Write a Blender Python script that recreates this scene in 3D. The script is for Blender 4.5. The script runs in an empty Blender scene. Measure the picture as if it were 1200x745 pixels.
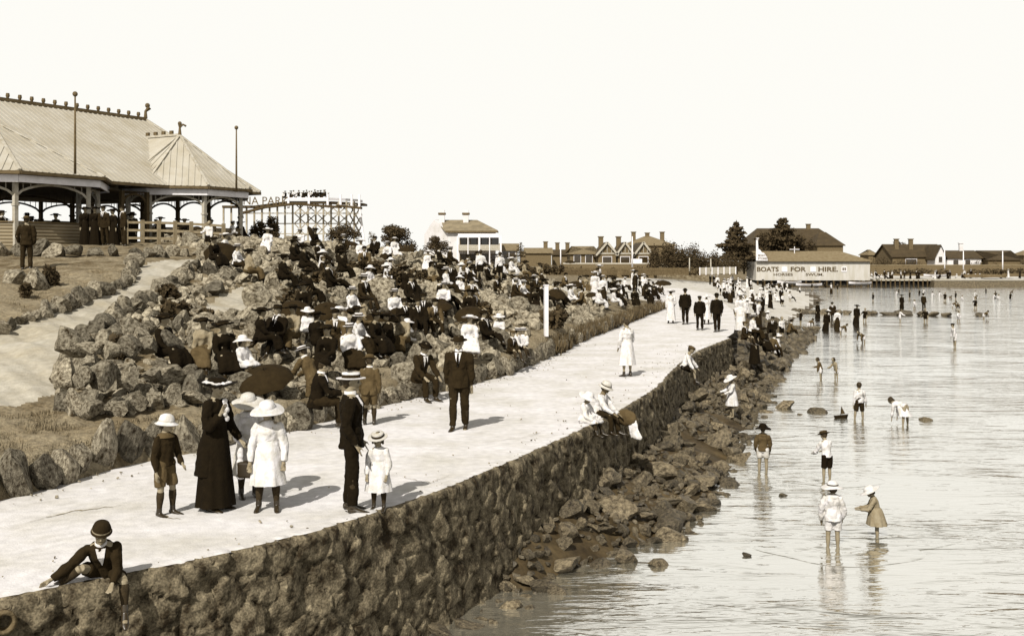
import bpy, bmesh, math, random
import numpy as np
from mathutils import Vector, Matrix, Euler, noise as mn
R = math.radians
random.seed(7); rng = np.random.default_rng(7)
sc = bpy.context.scene
COL = sc.collection

# ------------------------------------------------------------------ camera, sky, sun, exposure
CAMH, F, HZ = 3.0, 1300.0, 305.0         # eye height over the promenade, focal length and horizon row of the 1200x745 photograph
cd = bpy.data.cameras.new('camera'); cam = bpy.data.objects.new('camera', cd); COL.objects.link(cam)
cam.location = (0, 0, CAMH); cam.rotation_euler = (R(90), 0, 0)
cd.sensor_width = 36; cd.lens = 36 * F / 1200; cd.shift_y = -(372.5 - HZ) / 1200
cd.clip_start = 0.1; cd.clip_end = 3000
sc.camera = cam
SUN_AZ = math.atan2(-0.36, -0.93)         # the sun stands behind and left of the camera
SUN_EL = R(42)
w = bpy.data.worlds.new('World'); sc.world = w; w.use_nodes = True
nt = w.node_tree; bg = nt.nodes['Background']
sky = nt.nodes.new('ShaderNodeTexSky'); sky.sky_type = 'NISHITA'; sky.sun_disc = False
sky.sun_elevation = SUN_EL; sky.sun_rotation = SUN_AZ
sky.air_density = 1.0; sky.dust_density = 1.0
bw = nt.nodes.new('ShaderNodeRGBToBW')
tint = nt.nodes.new('ShaderNodeMix'); tint.data_type = 'RGBA'; tint.blend_type = 'MULTIPLY'; tint.inputs[0].default_value = 1
tint.inputs[7].default_value = (1.0, 0.955, 0.85, 1)
nt.links.new(sky.outputs[0], bw.inputs[0]); nt.links.new(bw.outputs[0], tint.inputs[6])
flat = nt.nodes.new('ShaderNodeMix'); flat.data_type = 'RGBA'
wtc = nt.nodes.new('ShaderNodeTexCoord'); wsx = nt.nodes.new('ShaderNodeSeparateXYZ'); wmr = nt.nodes.new('ShaderNodeMapRange')
wmr.inputs[1].default_value = .33; wmr.inputs[2].default_value = .62; wmr.inputs[3].default_value = 1; wmr.inputs[4].default_value = 0
nt.links.new(wtc.outputs['Generated'], wsx.inputs[0]); nt.links.new(wsx.outputs[2], wmr.inputs[0]); nt.links.new(wmr.outputs[0], flat.inputs[0])
flat.inputs[7].default_value = (7.5, 7.4, 7.0, 1)      # thin even overcast veil of the plate's white sky
nt.links.new(tint.outputs[2], flat.inputs[6]); nt.links.new(flat.outputs[2], bg.inputs['Color'])
bg.inputs['Strength'].default_value = 0.115
sl = bpy.data.lights.new('sun', 'SUN'); sl.energy = 5.0; sl.angle = R(0.6); sl.color = (1, 0.955, 0.87)
so = bpy.data.objects.new('sun', sl); COL.objects.link(so)
sd = Vector((math.sin(SUN_AZ) * math.cos(SUN_EL), math.cos(SUN_AZ) * math.cos(SUN_EL), math.sin(SUN_EL)))
so.rotation_euler = sd.to_track_quat('Z', 'Y').to_euler()
sc.view_settings.view_transform = 'Standard'; sc.view_settings.look = 'None'
sc.view_settings.gamma = 1; sc.view_settings.use_curve_mapping = False
sc.view_settings.exposure = 0.2
try:
    sc.cycles.use_denoising = True; sc.cycles.max_bounces = 5; sc.cycles.diffuse_bounces = 2; sc.cycles.glossy_bounces = 2
    sc.cycles.transmission_bounces = 2; sc.cycles.transparent_max_bounces = 4
    sc.cycles.caustics_reflective = False; sc.cycles.caustics_refractive = False
except Exception: pass

# ------------------------------------------------------------------ materials
def sep(v):
    L = min(1.0, v * 1.5)
    return (v * (1 + .50 * (1 - L) ** 3), v * .97, v * (1 - .62 * (1 - L) ** 1.5), 1)
MATS = {}
def mat(name, lo, hi=None, scale=3.0, rough=.9, bump=0.0, bscale=None, detail=6, stretch=None, spec=.2, contrast=(.35, .65), fine=0.0, coords='Object', bdist=.02):
    """procedural toned material: noise between two albedos, optional fine speckle and bump"""
    if name in MATS: return MATS[name]
    hi = lo if hi is None else hi
    m = bpy.data.materials.new(name); m.use_nodes = True; t = m.node_tree; N = t.nodes; Lk = t.links
    b = N['Principled BSDF']; b.inputs['Roughness'].default_value = rough; b.inputs['Specular IOR Level'].default_value = spec
    tc = N.new('ShaderNodeTexCoord'); mp = N.new('ShaderNodeMapping'); Lk.new(tc.outputs[coords], mp.inputs[0])
    if stretch: mp.inputs['Scale'].default_value = stretch
    n = N.new('ShaderNodeTexNoise'); n.inputs['Scale'].default_value = scale; n.inputs['Detail'].default_value = detail; n.inputs['Roughness'].default_value = .65
    Lk.new(mp.outputs[0], n.inputs['Vector'])
    cr = N.new('ShaderNodeValToRGB'); cr.color_ramp.elements[0].position = contrast[0]; cr.color_ramp.elements[1].position = contrast[1]
    cr.color_ramp.elements[0].color = sep(lo); cr.color_ramp.elements[1].color = sep(hi)
    Lk.new(n.outputs[0], cr.inputs[0]); src = cr.outputs[0]
    if fine:
        n2 = N.new('ShaderNodeTexNoise'); n2.inputs['Scale'].default_value = scale * 9; n2.inputs['Detail'].default_value = 4
        Lk.new(mp.outputs[0], n2.inputs['Vector'])
        r2 = N.new('ShaderNodeMapRange'); r2.inputs[1].default_value = .3; r2.inputs[2].default_value = .7
        r2.inputs[3].default_value = 1 - fine; r2.inputs[4].default_value = 1 + fine
        Lk.new(n2.outputs[0], r2.inputs[0])
        mx = N.new('ShaderNodeVectorMath'); mx.operation = 'SCALE'
        Lk.new(src, mx.inputs[0]); Lk.new(r2.outputs[0], mx.inputs['Scale']); src = mx.outputs[0]
    Lk.new(src, b.inputs['Base Color'])
    if bump:
        n3 = N.new('ShaderNodeTexNoise'); n3.inputs['Scale'].default_value = bscale or scale * 3; n3.inputs['Detail'].default_value = 5
        Lk.new(mp.outputs[0], n3.inputs['Vector'])
        bp = N.new('ShaderNodeBump'); bp.inputs['Strength'].default_value = bump; bp.inputs['Distance'].default_value = bdist
        Lk.new(n3.outputs[0], bp.inputs['Height']); Lk.new(bp.outputs[0], b.inputs['Normal'])
    MATS[name] = m; return m
def cloth(v, name=None):
    v = round(v, 3)
    return mat(name or 'cloth_%d' % int(v * 1000), v * .8, v * 1.15, scale=9, rough=.95, bump=.35, bscale=40, spec=.08)
def banded(name, lo, hi, freq, axis='Z', dist=.01, rough=.7, coords='Object', strength=1.0, dirt=.25):
    """boards or corrugations: a saw/sine profile as bump with slight tonal change and weathering"""
    if name in MATS: return MATS[name]
    m = bpy.data.materials.new(name); m.use_nodes = True; t = m.node_tree; N = t.nodes; Lk = t.links
    b = N['Principled BSDF']; b.inputs['Roughness'].default_value = rough; b.inputs['Specular IOR Level'].default_value = .3
    tc = N.new('ShaderNodeTexCoord')
    wv = N.new('ShaderNodeTexWave'); wv.wave_type = 'BANDS'; wv.bands_direction = axis; wv.wave_profile = 'SIN'
    wv.inputs['Scale'].default_value = freq; wv.inputs['Distortion'].default_value = .15; wv.inputs['Detail Scale'].default_value = .5
    Lk.new(tc.outputs[coords], wv.inputs[0])
    cr = N.new('ShaderNodeValToRGB'); cr.color_ramp.elements[0].color = sep(lo); cr.color_ramp.elements[1].color = sep(hi)
    cr.color_ramp.elements[0].position = .0; cr.color_ramp.elements[1].position = .55
    Lk.new(wv.outputs[0], cr.inputs[0])
    n = N.new('ShaderNodeTexNoise'); n.inputs['Scale'].default_value = .8; n.inputs['Detail'].default_value = 8
    Lk.new(tc.outputs[coords], n.inputs['Vector'])
    r2 = N.new('ShaderNodeMapRange'); r2.inputs[1].default_value = .35; r2.inputs[2].default_value = .65; r2.inputs[3].default_value = 1 - dirt; r2.inputs[4].default_value = 1 + dirt * .4
    Lk.new(n.outputs[0], r2.inputs[0])
    mx = N.new('ShaderNodeVectorMath'); mx.operation = 'SCALE'; Lk.new(cr.outputs[0], mx.inputs[0]); Lk.new(r2.outputs[0], mx.inputs['Scale'])
    Lk.new(mx.outputs[0], b.inputs['Base Color'])
    bp = N.new('ShaderNodeBump'); bp.inputs['Strength'].default_value = strength; bp.inputs['Distance'].default_value = dist
    Lk.new(wv.outputs[0], bp.inputs['Height']); Lk.new(bp.outputs[0], b.inputs['Normal'])
    MATS[name] = m; return m

# ------------------------------------------------------------------ object helpers
def tag(o, label=None, cat=None, group=None, kind=None):
    if label: o['label'] = label
    if cat: o['category'] = cat
    if group: o['group'] = group
    if kind: o['kind'] = kind
    return o
def empty(name, loc, rz=0, label=None, cat=None, group=None):
    o = bpy.data.objects.new(name, None); COL.objects.link(o); o.location = loc; o.rotation_euler = (0, 0, rz); o.empty_display_size = .2
    return tag(o, label, cat, group)
def copy_tree(o, parent=None):
    c = o.copy(); COL.objects.link(c); c.parent = parent
    for ch in o.children: copy_tree(ch, c)
    return c
class MB:
    def __init__(s): s.v = []; s.f = []; s.m = []
    def add(s, vs, fs, mi=0):
        k = len(s.v); s.v.extend(tuple(map(float, v)) for v in vs); s.f.extend(tuple(i + k for i in f) for f in fs); s.m.extend([mi] * len(fs)); return s
    def box(s, c, d, rz=0, mi=0, rot=None):
        M = rot or Matrix.Rotation(rz, 3, 'Z'); c = Vector(c)
        vs = [c + M @ Vector((x * d[0] / 2, y * d[1] / 2, z * d[2] / 2)) for x in (-1, 1) for y in (-1, 1) for z in (-1, 1)]
        return s.add(vs, [(0, 1, 3, 2), (4, 6, 7, 5), (0, 4, 5, 1), (2, 3, 7, 6), (0, 2, 6, 4), (1, 5, 7, 3)], mi)
    def bar(s, a, b, w, h=None, mi=0):
        a = Vector(a); b = Vector(b); d = b - a; L = d.length
        if L < 1e-6: return s
        q = d.to_track_quat('X', 'Z').to_matrix()
        return s.box((a + b) / 2, (L, w, h or w), rot=q, mi=mi)
    def tube(s, pts, rad, n=10, ref=(0, 1, 0), mi=0, cap=True):
        """loft through pts; rad items are r or (r_side, r_ref)"""
        P = [Vector(p) for p in pts]; ref = Vector(ref); vs = []; fs = []
        for i, p in enumerate(P):
            d = (P[min(i + 1, len(P) - 1)] - P[max(i - 1, 0)]).normalized()
            u = d.cross(ref)
            if u.length < .15: u = d.cross(Vector((1, .3, .2)))
            u.normalize(); v2 = u.cross(d).normalized()
            r = rad[i] if isinstance(rad, (list, tuple)) else rad
            ru, rv = r if isinstance(r, (list, tuple)) else (r, r)
            for k in range(n):
                a = 2 * math.pi * k / n
                vs.append(p + u * (math.cos(a) * ru) + v2 * (math.sin(a) * rv))
        for i in range(len(P) - 1):
            for k in range(n):
                fs.append((i * n + k, i * n + (k + 1) % n, (i + 1) * n + (k + 1) % n, (i + 1) * n + k))
        if cap: fs.append(tuple(range(n))[::-1]); fs.append(tuple((len(P) - 1) * n + k for k in range(n)))
        return s.add(vs, fs, mi)
    def ell(s, c, r, M=None, n=10, m=7, mi=0):
        c = Vector(c); M = M or Matrix.Identity(3); r = (r, r, r) if not isinstance(r, (tuple, list)) else r
        vs = [c + M @ Vector((0, 0, -r[2]))]; fs = []
        for j in range(1, m):
            t = math.pi * j / m - math.pi / 2
            for k in range(n):
                a = 2 * math.pi * k / n
                vs.append(c + M @ Vector((math.cos(t) * math.cos(a) * r[0], math.cos(t) * math.sin(a) * r[1], math.sin(t) * r[2])))
        vs.append(c + M @ Vector((0, 0, r[2]))); T = len(vs) - 1
        for k in range(n): fs.append((0, 1 + (k + 1) % n, 1 + k)); fs.append((T, T - n + k, T - n + (k + 1) % n))
        for j in range(m - 2):
            for k in range(n):
                a = 1 + j * n + k; b = 1 + j * n + (k + 1) % n; fs.append((a, b, b + n, a + n))
        return s.add(vs, fs, mi)
    def lathe(s, prof, c=(0, 0, 0), M=None, n=20, mi=0, sx=1, sy=1, wob=None):
        c = Vector(c); M = M or Matrix.Identity(3); vs = []; fs = []
        for j, (r, z) in enumerate(prof):
            for k in range(n):
                a = 2 * math.pi * k / n; dz = wob(a, r) if wob else 0
                vs.append(c + M @ Vector((math.cos(a) * r * sx, math.sin(a) * r * sy, z + dz)))
        for j in range(len(prof) - 1):
            for k in range(n): fs.append((j * n + k, j * n + (k + 1) % n, (j + 1) * n + (k + 1) % n, (j + 1) * n + k))
        return s.add(vs, fs, mi)
    def prism(s, poly, off, mi=0):
        """extrude a planar polygon (3D points) by vector off"""
        n = len(poly); off = Vector(off); vs = [Vector(p) for p in poly] + [Vector(p) + off for p in poly]
        return s.add(vs, [tuple(range(n))[::-1], tuple(range(n, 2 * n))] + [(i, (i + 1) % n, (i + 1) % n + n, i + n) for i in range(n)], mi)
    def mesh(s, name, mats, smooth=False):
        me = bpy.data.meshes.new(name); me.from_pydata(s.v, [], s.f); 
        for m in (mats if isinstance(mats, (list, tuple)) else [mats]): me.materials.append(m)
        if any(s.m): me.polygons.foreach_set('material_index', s.m)
        if smooth: me.polygons.foreach_set('use_smooth', [True] * len(me.polygons))
        me.update(); return me
    def build(s, name, mats, parent=None, smooth=False, fix=True):
        me = s.mesh(name, mats, smooth)
        if fix:
            b = bmesh.new(); b.from_mesh(me); bmesh.ops.recalc_face_normals(b, faces=b.faces); b.to_mesh(me); b.free()
        o = bpy.data.objects.new(name, me); COL.objects.link(o); o.parent = parent; return o
def obj(name, me, parent=None, loc=(0, 0, 0)):
    o = bpy.data.objects.new(name, me); COL.objects.link(o); o.parent = parent; o.location = loc; return o
def smooth_by(me, ang=40):
    me.polygons.foreach_set('use_smooth', [True] * len(me.polygons))
    try: me.set_sharp_from_angle(angle=R(ang))
    except Exception: pass
def text_mesh(txt, size, depth=.01, bold=0.0, sx=1.0, spacing=1.0):
    cu = bpy.data.curves.new('lettering', 'FONT'); cu.body = txt; cu.size = size; cu.extrude = depth; cu.offset = bold; cu.align_x = 'LEFT'; cu.space_character = spacing
    cu.resolution_u = 3
    o = bpy.data.objects.new('lettering', cu); COL.objects.link(o); bpy.context.view_layer.update()
    me = bpy.data.meshes.new_from_object(o.evaluated_get(bpy.context.evaluated_depsgraph_get()))
    bpy.data.objects.remove(o); bpy.data.curves.remove(cu)
    xs = [v.co.x for v in me.vertices]; x0 = min(xs); wd = max(xs) - x0
    for v in me.vertices: v.co.x = (v.co.x - x0) * sx
    return me, wd * sx

# ------------------------------------------------------------------ places: photograph pixels -> points of the place
def at(px, py, Y): return Vector(((px - 600) / F * Y, Y, CAMH + (HZ - py) / F * Y))
def atz(px, py, z): return at(px, py, (CAMH - z) * F / (py - HZ))
WATER = -1.7
EDGE = [(0, 702), (145, 676), (300, 648), (440, 605), (534, 570), (622, 533), (690, 501), (729, 481), (769, 457), (790, 433), (817, 412), (860, 395)]
EDGE = [(atz(x, y, 0).x, atz(x, y, 0).y) for x, y in EDGE]
e0 = EDGE[0]; EDGE = [(e0[0] - 6.5, e0[1] - 5.6), (e0[0] - 3, e0[1] - 2.6)] + EDGE + [(10.9, 54), (13.2, 66), (15.2, 80), (18, 100)]
BORD = [(0, 590), (60, 575), (150, 548), (250, 528), (330, 508), (400, 492), (470, 472), (530, 458), (600, 440), (650, 418), (690, 398), (740, 378), (780, 362)]
BORD = [(atz(x, y, 0).x, atz(x, y, 0).y) for x, y in BORD]
b0 = BORD[0]; BORD = [(b0[0] - 8, b0[1] - 7), (b0[0] - 3, b0[1] - 2.6)] + BORD + [(11, 85), (11.5, 120)]
EY = np.array([p[1] for p in EDGE]); EX = np.array([p[0] for p in EDGE])
BY = np.array([p[1] for p in BORD]); BX = np.array([p[0] for p in BORD])
def ex(Y): return np.interp(Y, EY, EX)
def bx(Y): return np.interp(Y, BY, BX)
HP = [atz(*a) for a in [(-60, 560, .35), (0, 545, .38), (150, 512, .42), (300, 490, .4), (100, 492, .5), (230, 472, .5), (100, 400, 1.35), (0, 470, .7), (0, 430, 1.0), (0, 400, 1.3), (-100, 430, 1.0),
      (0, 360, 1.9), (100, 370, 1.65), (270, 350, 1.9), (290, 385, 1.4), (200, 400, 1.3), (300, 430, .7), (400, 440, .5), (450, 460, .36), (530, 430, .42), (400, 380, 1.2), (450, 350, 1.8),
      (450, 420, .6), (560, 350, 1.5), (560, 400, .6), (610, 415, .36), (640, 375, .55), (700, 386, .25), (740, 366, .2), (700, 350, .35), (765, 350, .1), (350, 480, .38), (250, 500, .38)]]
HP += [at(*a) for a in [(0, 320, 33), (200, 312, 36), (220, 300, 40), (150, 291, 42), (0, 291, 42), (280, 285, 50), (330, 294, 48), (400, 295, 52), (450, 300, 58), (560, 315, 60), (650, 331, 70), (700, 336, 90), (-150, 300, 40)]]
HP += [Vector(a) for a in [(-60, 150, 2), (-20, 190, 2), (20, 190, 1), (30, 130, .2), (60, 190, .3), (-40, 90, 3.0), (-30, 62, 3.6), (-15, 82, 2.7), (-25, 48, 3.5), (-35, 50, 3.6), (14, 100, .1), (22, 160, 0), (-90, 300, 2), (0, 300, 1.2), (80, 300, .6), (200, 300, .6), (-40, 30, 2.6), (-25, 15, .8)]]
hx = np.array([[p.x, p.y] for p in HP]); hz = np.array([p.z for p in HP])
def _k(d): return np.sqrt(d * d + 1.5)
_A = _k(np.linalg.norm(hx[:, None] - hx[None], axis=2)) + np.eye(len(hx)) * -.12
_B = np.block([[_A, np.ones((len(hx), 1))], [np.ones((1, len(hx))), np.zeros((1, 1))]])
_w = np.linalg.solve(_B, np.append(hz, 0))
def hill(x, y):
    x = np.atleast_1d(np.asarray(x, float)); y = np.atleast_1d(np.asarray(y, float))
    out = np.empty(x.shape)
    for i in range(0, len(x), 20000):
        d = np.hypot(x[i:i + 20000, None] - hx[:, 0], y[i:i + 20000, None] - hx[:, 1])
        out[i:i + 20000] = _k(d) @ _w[:-1] + _w[-1]
    return np.clip(out, -.2, 4.6)
SHORE = [(450, 748), (600, 690), (700, 655), (800, 622), (850, 560), (878, 500), (900, 455), (915, 420), (935, 395)]
SHORE = [(atz(x, y, WATER).x, atz(x, y, WATER).y) for x, y in SHORE]
SHORE = [(-12, 5), (SHORE[0][0] - .1, SHORE[0][1] - .3)] + SHORE + [(21, 84), (28, 104), (36, 128), (44, 160), (46, 186), (46.5, 196)]
SHY = np.array([p[1] for p in SHORE]); SHX = np.array([p[0] for p in SHORE])
def shx(Y): return np.interp(Y, SHY, SHX)
def sstep(a, b, x): t = np.clip((x - a) / (b - a), 0, 1); return t * t * (3 - 2 * t)
def ground(x, y):
    x = np.atleast_1d(np.asarray(x, float)); y = np.atleast_1d(np.asarray(y, float))
    h = hill(x, y); b = bx(y); e = ex(y); s = shx(y)
    left = sstep(0, .5, b - x)
    z = np.where(x < b, -.12 * (1 - left) + h * left, -.10)
    # foreshore: from the wall foot down past the waterline
    t = np.clip((x - e) / np.maximum(s - e, .6), 0, 4)
    zb = np.interp(t, [0, 1, 1.6, 4], [-1.15, WATER - .02, WATER - .35, WATER - .8]); zb = np.where(y < 17, np.minimum(zb, -2.3 + 1.1 * sstep(14.4, 17, y)), zb)
    far = sstep(46, 70, y)                      # past the wall's end the sand runs down to the water without a step
    zf = np.interp(t, [0, .3, 1, 1.6, 4], [-.1, -.4, WATER - .02, WATER - .3, WATER - .8])
    zr = zb * (1 - far) + zf * far
    z = np.where(x > e - .35, zr, z)
    z = np.where((x > e - .35) & (y > 44), np.where(x > e, zr, z), z)
    # the far coast closes the bay behind the water
    coast = 198 + 0.02 * np.abs(x - 46)
    c = sstep(coast - 1.5, coast + 4, y)
    land = np.interp(y, [198, 215, 260, 900], [-1.0, -.6, .6, 2.0])
    z = np.where(x > 40, z * (1 - c) + land * c, z)
    return z
def gz(x, y): return float(ground(x, y)[0])
def hit(px, py):
    """the point of the ground seen at a pixel (marched along the sight line)"""
    Ys = np.concatenate([np.arange(8, 70, .1), np.arange(70, 320, .5)])
    xs = (px - 600) / F * Ys; zs = CAMH + (HZ - py) / F * Ys
    g = ground(xs, Ys); inprom = (xs > bx(Ys)) & (xs < ex(Ys)) & (Ys < 120); g = np.where(inprom, 0.0, g); g = np.maximum(g, WATER)
    k = np.nonzero(zs <= g)[0]
    if len(k) == 0: return None
    i = k[0]; Y = Ys[i]
    if i > 0:
        a, b = zs[i - 1] - g[i - 1], zs[i] - g[i]; Y = Ys[i - 1] + (Ys[i] - Ys[i - 1]) * (a / (a - b) if a != b else 1)
    x = (px - 600) / F * Y
    return Vector((x, Y, float(np.interp(Y, Ys, g))))
# words for where a thing stands: the nearest thing one can find
MARKS = [(20, 350, 'on the upper lawn below the shelter'), (60, 300, 'in front of the shelter boards'), (200, 300, 'by the rail fence of the shelter'), (120, 400, 'beside the bend of the sloping path'), (150, 470, 'at the near corner of the rockery'),
         (215, 440, 'just above the near lawn strip'), (200, 345, 'on the right edge of the sloping path'), (270, 350, 'around the small sandy terrace'), (258, 295, 'by the parasol at the head of the path'), (320, 410, 'behind the big black umbrella'),
         (330, 470, 'between the big umbrella and the girls'), (340, 310, 'on the crest below the railway'), (375, 370, 'around the white sailor collar'), (405, 300, 'on the crest by the dark bush'), (400, 340, 'midway up the slope'),
         (448, 385, 'by the umbrella shading two women'), (470, 320, 'below the tall dark trees'), (430, 430, 'behind the boy in brown'), (495, 400, 'above the seated man in the dark suit'), (530, 350, 'by the pair of small umbrellas'),
         (550, 405, 'by the kneeling girl in white'), (520, 310, 'below the white villa'), (572, 340, 'near the two children in white shirts'), (600, 365, 'between the children and the white post'), (585, 420, 'at the border by the straw hatted boys'),
         (640, 345, 'behind the white post'), (625, 310, 'on the far crest right of the villa'), (665, 350, 'right of the white post'), (720, 350, 'in the row on the far bank'), (760, 355, 'on the bank beside the long white dress'), (690, 335, 'on the far sand left of the flagpole')]
def mark(px, py): return min(MARKS, key=lambda m: (m[0] - px) ** 2 + 2.2 * (m[1] - py) ** 2)[2]
def px_of(p): return 600 + p[0] / p[1] * F, HZ - (p[2] - CAMH) / p[1] * F
# ------------------------------------------------------------------ ground, path, lawns, promenade, wall, water
def rockmat(name, lo, hi, wet=False):
    m = mat(name, lo, hi, scale=5.0, rough=.95 if not wet else .6, bump=1, bscale=13, contrast=(.36, .64), fine=.35, spec=.15 if not wet else .4, bdist=.05)
    t = m.node_tree; N = t.nodes; Lk = t.links
    oi = N.new('ShaderNodeObjectInfo'); mr = N.new('ShaderNodeMapRange'); mr.inputs[3].default_value = .55; mr.inputs[4].default_value = 1.5
    Lk.new(oi.outputs['Random'], mr.inputs[0])
    b = N['Principled BSDF']; src = b.inputs['Base Color'].links[0].from_socket
    mx = N.new('ShaderNodeVectorMath'); mx.operation = 'SCALE'; Lk.new(src, mx.inputs[0]); Lk.new(mr.outputs[0], mx.inputs['Scale']); Lk.new(mx.outputs[0], b.inputs['Base Color'])
    mul = N.new('ShaderNodeMath'); mul.operation = 'MULTIPLY'; mul.inputs[1].default_value = 30; Lk.new(oi.outputs['Random'], mul.inputs[0])
    for n in N:
        if n.bl_idname == 'ShaderNodeTexNoise': n.noise_dimensions = '4D'; Lk.new(mul.outputs[0], n.inputs['W'])
    return m
M_ROCK = rockmat('basalt', .02, .28); M_SHORE = rockmat('shore_basalt', .016, .17, True); M_WALLR = mat('wall_stone', .014, .2, scale=5, rough=.9, bump=.6, bscale=16, contrast=(.38, .66), fine=.5, bdist=.04)
M_SOIL = mat('soil', .06, .2, scale=1.6, bump=.8, bscale=14, fine=.3, bdist=.05)
M_LAWN = mat('dry_lawn', .13, .22, scale=1.1, bump=.9, bscale=26, fine=.35, bdist=.04, contrast=(.3, .7))
M_PATH = mat('gravel_path', .27, .39, scale=.9, bump=.6, bscale=24, fine=.14, bdist=.02, contrast=(.3, .7))
M_SAND = mat('sand', .38, .5, scale=.6, bump=.5, bscale=8, fine=.08)
M_BED = mat('sea_bed', .018, .07, scale=1.2, bump=.6, bscale=8, fine=.25, rough=.7)
M_PROM = mat('promenade_asphalt', .44, .60, scale=.7, bump=.5, bscale=34, fine=.12, bdist=.015, contrast=(.3, .6), detail=10)
def wp(*pts):
    out = []
    for p in pts:
        h = hit(*p)
        if h is not None: out.append((h.x, h.y))
    return out
def inpoly(poly, x, y):
    x = np.asarray(x, float); y = np.asarray(y, float); ins = np.zeros(x.shape, bool); n = len(poly)
    for i in range(n):
        x1, y1 = poly[i]; x2, y2 = poly[(i + 1) % n]
        c = ((y1 > y) != (y2 > y)); 
        with np.errstate(divide='ignore', invalid='ignore'):
            ins ^= c & (x < (x2 - x1) * (y - y1) / (y2 - y1 + 1e-12) + x1)
    return ins
PATH = wp((0, 388), (40, 372), (100, 350), (150, 333), (156, 312), (240, 303), (226, 318), (198, 332), (150, 362), (112, 392), (84, 420), (66, 450), (40, 470), (0, 480))
PATH = [(-16, 18.5), (-17.5, 22)] + PATH
LAWN1 = wp((-40, 602), (0, 582), (60, 568), (150, 540), (250, 520), (330, 500), (350, 478), (300, 470), (235, 478), (150, 492), (90, 500), (60, 480), (0, 488), (-60, 490))
LAWN2 = wp((-60, 372), (0, 376), (60, 352), (130, 330), (142, 318), (100, 316), (50, 322), (0, 330), (-60, 330))
TERR = wp((250, 371), (232, 362), (262, 340), (300, 334), (306, 352), (300, 372))
LAWN3 = wp((585, 415), (640, 381), (690, 379), (696, 392), (650, 408), (600, 432))
LAWN4 = wp((410, 470), (398, 436), (470, 428), (520, 430), (505, 452), (470, 462))
LAWN5 = wp((205, 398), (180, 385), (230, 380), (290, 390), (280, 402))
FIELD = wp((540, 352), (640, 334), (700, 329), (880, 329), (880, 350), (700, 350), (650, 345))
NR, NC = 950, 380
t_ = np.linspace(-.72, .72, NC); Yr = 3.5 * (900 / 3.5) ** (np.linspace(0, 1, NR))
GXX = np.outer(Yr, t_); GYY = np.repeat(Yr[:, None], NC, 1)
zz = ground(GXX.ravel(), GYY.ravel()).reshape(NR, NC)
def nz(x, y, s, seed=0):
    return (np.sin(x * s + 1.3 * np.sin(y * s * .7 + seed)) * np.cos(y * s * 1.13 + 1.7 * np.sin(x * s * .6 + seed * 2)) + .5 * np.sin(x * s * 2.3 + y * s * 1.9 + seed))
isL = GXX < bx(GYY); isR = GXX > ex(GYY)
zz += np.where(isL, .035 * nz(GXX, GYY, 2.3) + .02 * nz(GXX, GYY, 6.1, 3), 0) * np.clip((bx(GYY) - GXX) * 2, 0, 1)
zz += np.where(isR, .04 * nz(GXX, GYY, 1.7, 2) + .02 * nz(GXX, GYY, 5, 5), 0)
jx = GXX + .12 * nz(GXX, GYY, 2.1, 9); jy = GYY + .2 * nz(GXX, GYY, 1.8, 4)
cls = np.zeros((NR, NC), int)      # 0 soil
cls[(jx > ex(GYY) - .3)] = 3
inland = (GYY > 60) & (jx > bx(GYY)) & (zz > WATER + .12); cls[inland & ((jx < ex(GYY)) | (GYY > 72))] = 4
cls[inpoly(FIELD, jx, jy)] = 4; cls[(GYY > 205)] = 0; cls[(GYY > 198) & (GYY < 229) & (GXX > 55)] = 4
for k, P_ in ((2, LAWN1), (2, LAWN2), (2, LAWN3), (2, LAWN4), (2, LAWN5), (1, TERR), (1, PATH)): cls[inpoly(P_, jx, jy)] = k
fc = cls[:-1, :-1]
ids = np.arange(NR * NC).reshape(NR, NC)
quads = np.stack([ids[:-1, :-1], ids[:-1, 1:], ids[1:, 1:], ids[1:, :-1]], -1)
allv = np.stack([GXX.ravel(), GYY.ravel(), zz.ravel()], 1)
for k, nm, m_ in ((0, 'ground', M_SOIL), (1, 'path', M_PATH), (2, 'lawn', M_LAWN), (3, 'sea_bed', M_BED), (4, 'beach', M_SAND)):
    q = quads[fc == k]
    u, inv = np.unique(q.ravel(), return_inverse=True)
    me = bpy.data.meshes.new(nm); me.from_pydata(allv[u].tolist(), [], inv.reshape(-1, 4).tolist()); me.materials.append(m_)
    me.polygons.foreach_set('use_smooth', [True] * len(me.polygons)); tag(obj(nm, me), kind='structure')

# promenade deck
mb = MB(); Ys = np.concatenate([np.arange(3.2, 40, .4), np.arange(40, 121, 2)]); K = 14; vs = []
for Y in Ys:
    a, b_ = float(bx(Y)) - .25, float(ex(Y)) - (.2 if Y < 46 else .03)
    for k in range(K + 1):
        x = a + (b_ - a) * k / K; vs.append((x, Y, .012 * math.sin(x * 1.1 + Y * .5) * math.sin(math.pi * k / K)))
fs = [(i * (K + 1) + k, i * (K + 1) + k + 1, (i + 1) * (K + 1) + k + 1, (i + 1) * (K + 1) + k) for i in range(len(Ys) - 1) for k in range(K)]
mb.add(vs, fs); tag(mb.build('promenade', M_PROM, smooth=True), kind='structure')
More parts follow.
